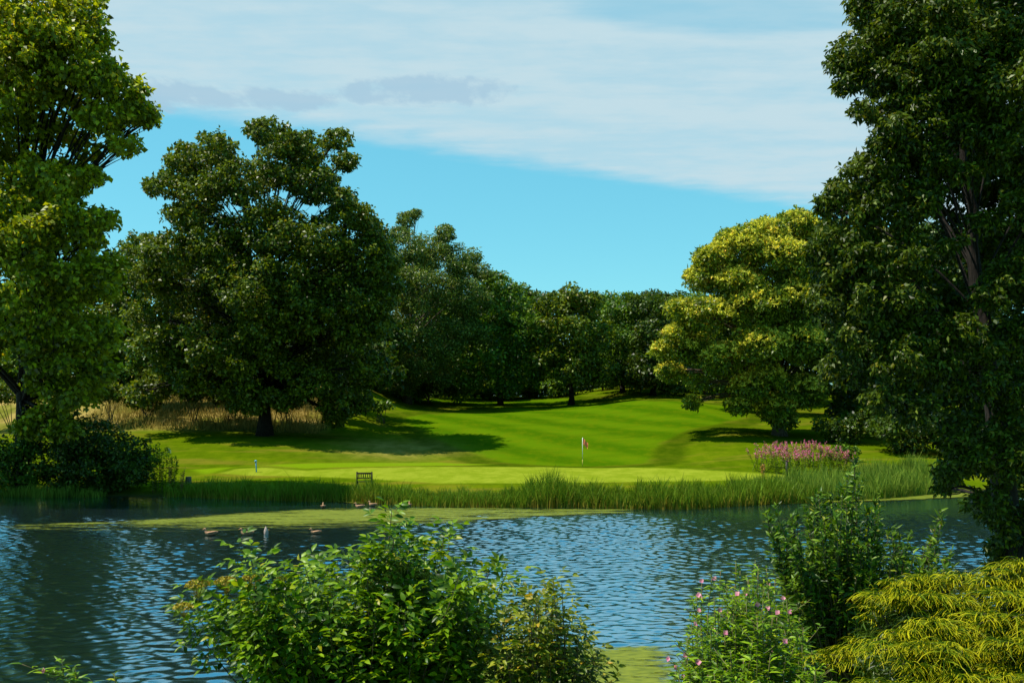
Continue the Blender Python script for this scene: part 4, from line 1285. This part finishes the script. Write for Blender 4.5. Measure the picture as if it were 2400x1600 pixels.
# --- golden thread cypress
def cypress():
    d = 5.9
    bx = (2330 * K - 1200) / 2400 * d
    gz = h1(bx, d)
    root = thing('golden_cypress', 'golden thread leaved cypress spreading in the lower right corner', 'shrub', (bx, d, gz))
    sb, tb = MB(), MB()
    topx = [1900, 1930, 1985, 2025, 2060, 2110, 2180, 2250, 2300, 2352, 2450, 2560]
    topy = [1520, 1500, 1470, 1420, 1345, 1325, 1330, 1350, 1325, 1295, 1290, 1330]
    trunk_top = np.array([bx, d + 0.2, CAM_H - 1.35])
    sb.tube(bez(np.array([bx, d, gz - 0.05]), np.array([bx + 0.1, d, gz + 0.8]), trunk_top, 8), np.linspace(0.07, 0.02, 8), 7)
    spr = []
    row = 0
    for oy in np.arange(10, 400, 50):
        for ox in np.arange(1960 + (row % 2) * 42, 2580, 84):
            px = ox + rng.normal() * 16
            t0 = np.interp(px, topx, topy)
            py = t0 + oy + rng.normal() * 10
            if py > 1720:
                continue
            dd = d + 0.35 - 1.5 * (py - t0) / 330 + rng.normal() * 0.08
            root_p = P(px + rng.uniform(5, 40), py + 26, dd + 0.28)
            for q in range(11):
                qx, qy = px + rng.normal() * 46 - 8, py - 14 + abs(rng.normal()) * 18
                spr.append((qx, qy, dd - rng.uniform(0, 0.16), root_p))
        row += 1
    for px, py in [(2060, 1350), (2105, 1330), (2150, 1345), (2185, 1335), (2040, 1375), (2230, 1360), (2280, 1345), (2320, 1320), (2350, 1300), (1990, 1420), (1960, 1470), (1895, 1500), (2000, 1400), (2130, 1338), (1905, 1520), (2300, 1335), (2255, 1352)]:
        spr.append((px, py + 4, d + 0.25, P(px + 45, py + 40, d + 0.3)))
    BB, HH = [], []
    for px, py, dd, core in spr:
        tip = P(px, py, dd)
        core = np.array([core[0], core[1], max(core[2], gz + 0.15)])
        inner = np.array([bx + (core[0] - bx) * 0.3, d + 0.2, max(gz + 0.25, core[2] - 0.25)])
        if rng.random() < 0.12:
            sb.tube(bez(inner, (inner + core) / 2 + np.array([0, 0, 0.05]), core, 6), np.linspace(0.016, 0.008, 6), 5, cap=False)
        mid = core * 0.4 + tip * 0.6 + np.array([0, 0, 0.07])
        pth = bez(core, mid, tip, 9)
        sb.tube(pth, np.linspace(0.010, 0.0025, 9), 4, cap=False)
        ax = norm((tip - core)[None])[0]
        sd = norm(np.cross(ax, [0, 0, 1.0])[None])[0]
        m = 56
        f = rng.uniform(0.15, 1.0, m) ** 0.8 * 7.999
        i = f.astype(int)
        q = pth[i] + (pth[i + 1] - pth[i]) * (f - i)[:, None]
        out = ax * 0.9 + sd * rng.normal(size=(m, 1)) * 0.62 + np.array([0, 0, 0.12]) + rng.normal(size=(m, 3)) * 0.16
        out = norm(out)
        Lh = (rng.uniform(0.04, 0.24, m) * (0.6 + 0.7 * rng.random()))[:, None]
        w_ = (0.0027 * rng.uniform(0.7, 1.4, m))[:, None]
        V, T = [], []
        side = norm(np.cross(out, rng.normal(size=(m, 3))))
        for k in range(5):
            g = k / 4
            c = q + out * Lh * (g - 0.25 * g * g) - np.array([0, 0, 1.0]) * Lh * 0.34 * g * g
            V += [c - side * w_ * (1 - 0.6 * g), c + side * w_ * (1 - 0.6 * g)]
            T += [np.full(m, g), np.full(m, g)]
        V = np.stack(V, 1).reshape(-1, 3)
        T = np.stack(T, 1).reshape(-1)
        ii = np.arange(m)[:, None] * 10
        F = np.concatenate([ii + np.array([[2 * k, 2 * k + 1, 2 * k + 3, 2 * k + 2]]) for k in range(4)])
        tb.add(V, F, None, T)
    org = (bx, d, gz)
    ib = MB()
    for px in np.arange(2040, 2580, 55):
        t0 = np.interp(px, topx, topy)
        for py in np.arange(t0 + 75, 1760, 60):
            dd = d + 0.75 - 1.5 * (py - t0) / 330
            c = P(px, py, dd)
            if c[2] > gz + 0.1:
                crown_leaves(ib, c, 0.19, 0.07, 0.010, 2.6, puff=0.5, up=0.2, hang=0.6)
    sb.build('stem', M['twig'], root, org, smooth=True)
    tb.build('foliage', M['gold'], root, org)
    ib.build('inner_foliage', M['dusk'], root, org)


cypress()


# ------------------------------------------------------------------ flag, posts, bench
M['white_paint'] = plain_mat('white_paint', (0.80, 0.80, 0.76), (0.72, 0.72, 0.68), 0.4)
M['red_cloth'] = plain_mat('red_flag_cloth', (0.86, 0.24, 0.10), (0.78, 0.19, 0.08), 0.8, 0.1)
M['yellow_paint'] = plain_mat('yellow_paint', (0.5, 0.42, 0.06), (0.4, 0.34, 0.05), 0.5)
M['blue_paint'] = plain_mat('blue_paint', (0.16, 0.42, 0.62), (0.13, 0.36, 0.55), 0.5)
M['dark_wood'] = bark_mat('dark_wood', (0.014, 0.011, 0.007), (0.035, 0.027, 0.018))
M['black_post'] = plain_mat('black_post', (0.02, 0.02, 0.016), (0.035, 0.03, 0.024), 0.6)
M['tan_wood'] = plain_mat('weathered_stump', (0.42, 0.26, 0.10), (0.30, 0.18, 0.07), 0.8, scale=14)

fl = G(1338, 1070)
root = thing('golf_flag', 'white golf flagstick with a limp red flag on the green', 'flag', tuple(fl))
mb = MB()
mb.tube(np.array([[0, 0, 0.5], [0, 0, 1.3], [0.0, 0, 2.2]]), 0.022, 8)
mb.build('pole', M['white_paint'], root, smooth=True)
mb = MB()
mb.tube(np.array([[0, 0, -0.1], [0, 0, 0.5]]), 0.03, 8)
mb.build('pole_base', M['yellow_paint'], root, smooth=True)
nu, nv = 9, 10
V = []
for v in range(nv):
    for u in range(nu):
        a, b = u / (nu - 1), v / (nv - 1)
        V.append([0.026 + a * 0.36 + 0.04 * math.sin(a * 7 + b * 3) * a, -0.02 + 0.05 * math.sin(a * 9 + b * 2) * (0.3 + a), 2.20 - b * 0.46 - a * 0.40 + 0.05 * a * math.sin(b * 6)])
V = np.array(V)
i = (np.arange(nv - 1)[:, None] * nu + np.arange(nu - 1)[None, :]).ravel()
F = np.stack([i, i + 1, i + nu + 1, i + nu], 1)
V2 = V + np.array([0, 0.006, 0])
mesh_from('flag', np.concatenate([V, V2]), [np.concatenate([F, F[:, ::-1] + len(V)])], M['red_cloth'], root, smooth=True)

p = G(589, 1084)
root = thing('marker_post', 'pale blue marker post on the left end of the green', 'marker post', tuple(p))
mb = MB()
mb.tube(np.array([[0, 0, -0.1], [-0.02, 0, 0.45], [-0.05, 0, 0.78]]), [0.05, 0.05, 0.045], 8)
mb.build('post', M['blue_paint'], root, smooth=True)
mb = MB()
mb.tube(np.array([[-0.05, 0, 0.72], [-0.053, 0, 0.80], [-0.055, 0, 0.86]]), [0.085, 0.085, 0.05], 8)
mb.build('cap', M['blue_paint'], root, smooth=True)

p = P(1807, 1077, 66.5)
p[2] = h1(p[0], p[1])
root = thing('wooden_post', 'short black wooden post in front of the pink flowers', 'post', tuple(p))
mb = MB()
mb.box((0, 0, 0.45), (0.13, 0.13, 1.1))
mb.build('shaft', M['black_post'], root)
mb = MB()
mb.box((0, 0, 1.02), (0.17, 0.17, 0.05))
mb.build('cap', M['black_post'], root)

bp_ = P(837, 1100, 59.5)
bz = h1(bp_[0], bp_[1])
root = thing('wooden_bench', 'dark slatted bench seen from behind over the reeds', 'bench', (bp_[0], bp_[1], bz))
ztop = P(837, 1083, 59.5)[2] - bz
for sx in (-0.43, 0.43):
    mb = MB()
    mb.box((sx, 0, ztop / 2 - 0.05), (0.08, 0.08, ztop + 0.1))
    mb.box((sx, 0.42, ztop * 0.25), (0.07, 0.07, ztop * 0.5))
    mb.build('leg', M['dark_wood'], root)
mb = MB()
mb.box((0, 0.0, ztop - 0.09), (0.77, 0.05, 0.10))
mb.box((0, 0.0, ztop - 0.36), (0.77, 0.05, 0.07))
for k in range(6):
    mb.box((-0.32 + 0.128 * k, 0.0, ztop - 0.23), (0.05, 0.035, 0.17))
mb.build('backrest', M['dark_wood'], root)
mb = MB()
for k in range(4):
    mb.box((0, 0.09 + 0.1 * k, ztop * 0.52), (0.98, 0.08, 0.035))
mb.build('seat', M['dark_wood'], root)

p = G(432, 1110)
root = thing('tree_stump', 'small sawn orange brown stump among the left bank weeds', 'stump', tuple(p))
mb = MB()
mb.tube(np.array([[0, 0, -0.1], [0.02, 0, 0.2], [0.03, 0, 0.42]]), [0.24, 0.19, 0.18], 10)
mb.build('trunk', M['bark'], root, smooth=True)
mb = MB()
mb.tube(np.array([[0.03, 0, 0.42], [0.03, 0, 0.44]]), [0.175, 0.17], 10)
mb.build('cut_face', M['tan_wood'], root)


# ------------------------------------------------------------------ ducks
M['duck'] = plain_mat('brown_duck_plumage', (0.48, 0.27, 0.15), (0.24, 0.13, 0.07), 0.8, 0.15, scale=26)
M['duck_pale'] = plain_mat('pale_duck_plumage', (0.55, 0.42, 0.35), (0.45, 0.32, 0.26), 0.8, 0.15, scale=14)
M['duck_head'] = plain_mat('dark_duck_crown', (0.13, 0.08, 0.04), (0.07, 0.045, 0.025), 0.7, 0.2, scale=20)
M['bill'] = plain_mat('orange_bill', (0.55, 0.26, 0.06), (0.45, 0.20, 0.05), 0.5)


def loft(mb, path, rx, rz, seg=14):
    """body of revolution along a path in the x-z plane, oval cross-sections"""
    path = np.asarray(path, float)
    tg = norm(np.gradient(path, axis=0))
    up = np.stack([-tg[:, 2], np.zeros(len(path)), tg[:, 0]], 1)
    th = np.linspace(0, 2 * np.pi, seg, endpoint=False)
    V = path[:, None, :] + np.asarray(rx)[:, None, None] * np.cos(th)[None, :, None] * np.array([0, 1.0, 0]) + np.asarray(rz)[:, None, None] * np.sin(th)[None, :, None] * up[:, None, :]
    n = len(path)
    i = np.arange(n - 1)[:, None] * seg
    j = np.arange(seg)[None, :]
    j2 = (j + 1) % seg
    F = np.stack([i + j, i + j2, i + seg + j2, i + seg + j], -1).reshape(-1, 4)
    V = np.concatenate([V.reshape(-1, 3), path[:1], path[-1:]])
    k = n * seg
    jj = np.arange(seg)
    F3 = np.concatenate([np.stack([(jj + 1) % seg, jj, np.full(seg, k)], -1), np.stack([(n - 1) * seg + jj, (n - 1) * seg + (jj + 1) % seg, np.full(seg, k + 1)], -1)])
    mb.add(V, F, F3)


def duck(px, py, facing, label, scale=1.0, mat='duck', group='ducks on the pond', pose='swim'):
    d = 2400 * CAM_H / (py * K - 965)
    x = (px * K - 1200) / 2400 * d
    root = thing('duck', label, 'duck', (x, d, 0.03), group)
    root.rotation_euler = (0, 0, facing)
    root.scale = (scale,) * 3
    b = MB()
    if pose == 'swim':
        path = [(-0.31, 0, 0.135), (-0.27, 0, 0.12), (-0.20, 0, 0.085), (-0.10, 0, 0.055), (0.0, 0, 0.045), (0.10, 0, 0.05), (0.165, 0, 0.075), (0.195, 0, 0.12), (0.205, 0, 0.165), (0.215, 0, 0.205), (0.235, 0, 0.232), (0.265, 0, 0.235), (0.29, 0, 0.225)]
        rx = [0.01, 0.04, 0.085, 0.115, 0.125, 0.11, 0.085, 0.058, 0.043, 0.043, 0.046, 0.038, 0.016]
        rz = [0.008, 0.022, 0.06, 0.085, 0.095, 0.09, 0.075, 0.055, 0.042, 0.042, 0.046, 0.038, 0.014]
        loft(b, path, rx, rz)
        b.build('body', M[mat], root, smooth=True)
        h = MB()
        loft(h, [(0.288, 0, 0.226), (0.31, 0, 0.216), (0.335, 0, 0.208), (0.35, 0, 0.205)], [0.017, 0.018, 0.019, 0.008], [0.014, 0.009, 0.006, 0.004], 8)
        h.build('bill', M['bill'], root, smooth=True)
        for s in (-1, 1):
            wv = MB()
            pth = np.array([(0.10, s * 0.105, 0.09), (0.02, s * 0.122, 0.10), (-0.08, s * 0.115, 0.105), (-0.18, s * 0.075, 0.125), (-0.25, s * 0.03, 0.145)])
            wv.tube(pth, [0.015, 0.035, 0.04, 0.025, 0.006], 8)
            wv.build('wing', M['duck_pale' if mat == 'duck_pale' else 'duck'], root, smooth=True)
    else:                                       # up-ended: tail and belly pointing out of the water
        path = [(0.02, 0, -0.12), (0.015, 0, -0.02), (0.01, 0, 0.09), (0.0, 0, 0.19), (-0.01, 0, 0.28), (-0.015, 0, 0.34), (-0.02, 0, 0.38)]
        loft(b, path, [0.09, 0.12, 0.125, 0.105, 0.065, 0.03, 0.006], [0.08, 0.10, 0.105, 0.09, 0.055, 0.025, 0.005])
        b.build('body', M[mat], root, smooth=True)
        for s in (-1, 1):
            ft = MB()
            ft.tube(np.array([(0.05, s * 0.06, 0.16), (0.12, s * 0.07, 0.20), (0.16, s * 0.075, 0.17)]), [0.012, 0.012, 0.025], 6)
            ft.build('foot', M['bill'], root, smooth=True)
    return root


duck(484, 1229, R(180), 'brown duck leftmost on the pond swimming left', 1.0)
duck(567, 1229, R(178), 'pale flanked brown duck beside the upended white one', 1.0)
duck(611, 1227, R(60), 'whitish duck tipped tail up in the water', 0.82, 'duck_pale', pose='tip')
duck(725, 1226, R(185), 'small brown duck swimming alone right of the upended one', 0.8)
duck(742, 1166, R(100), 'duck seen end on below the bench reeds, left of three', 0.9)
duck(826, 1166, R(170), 'flat lying duck below the bench at the reed edge', 0.95)
duck(856, 1162, R(150), 'tan duck right below the bench at the reed edge', 0.95)
duck(940, 1163, R(95), 'duck half hidden by the elder tip at the far shore', 0.9)
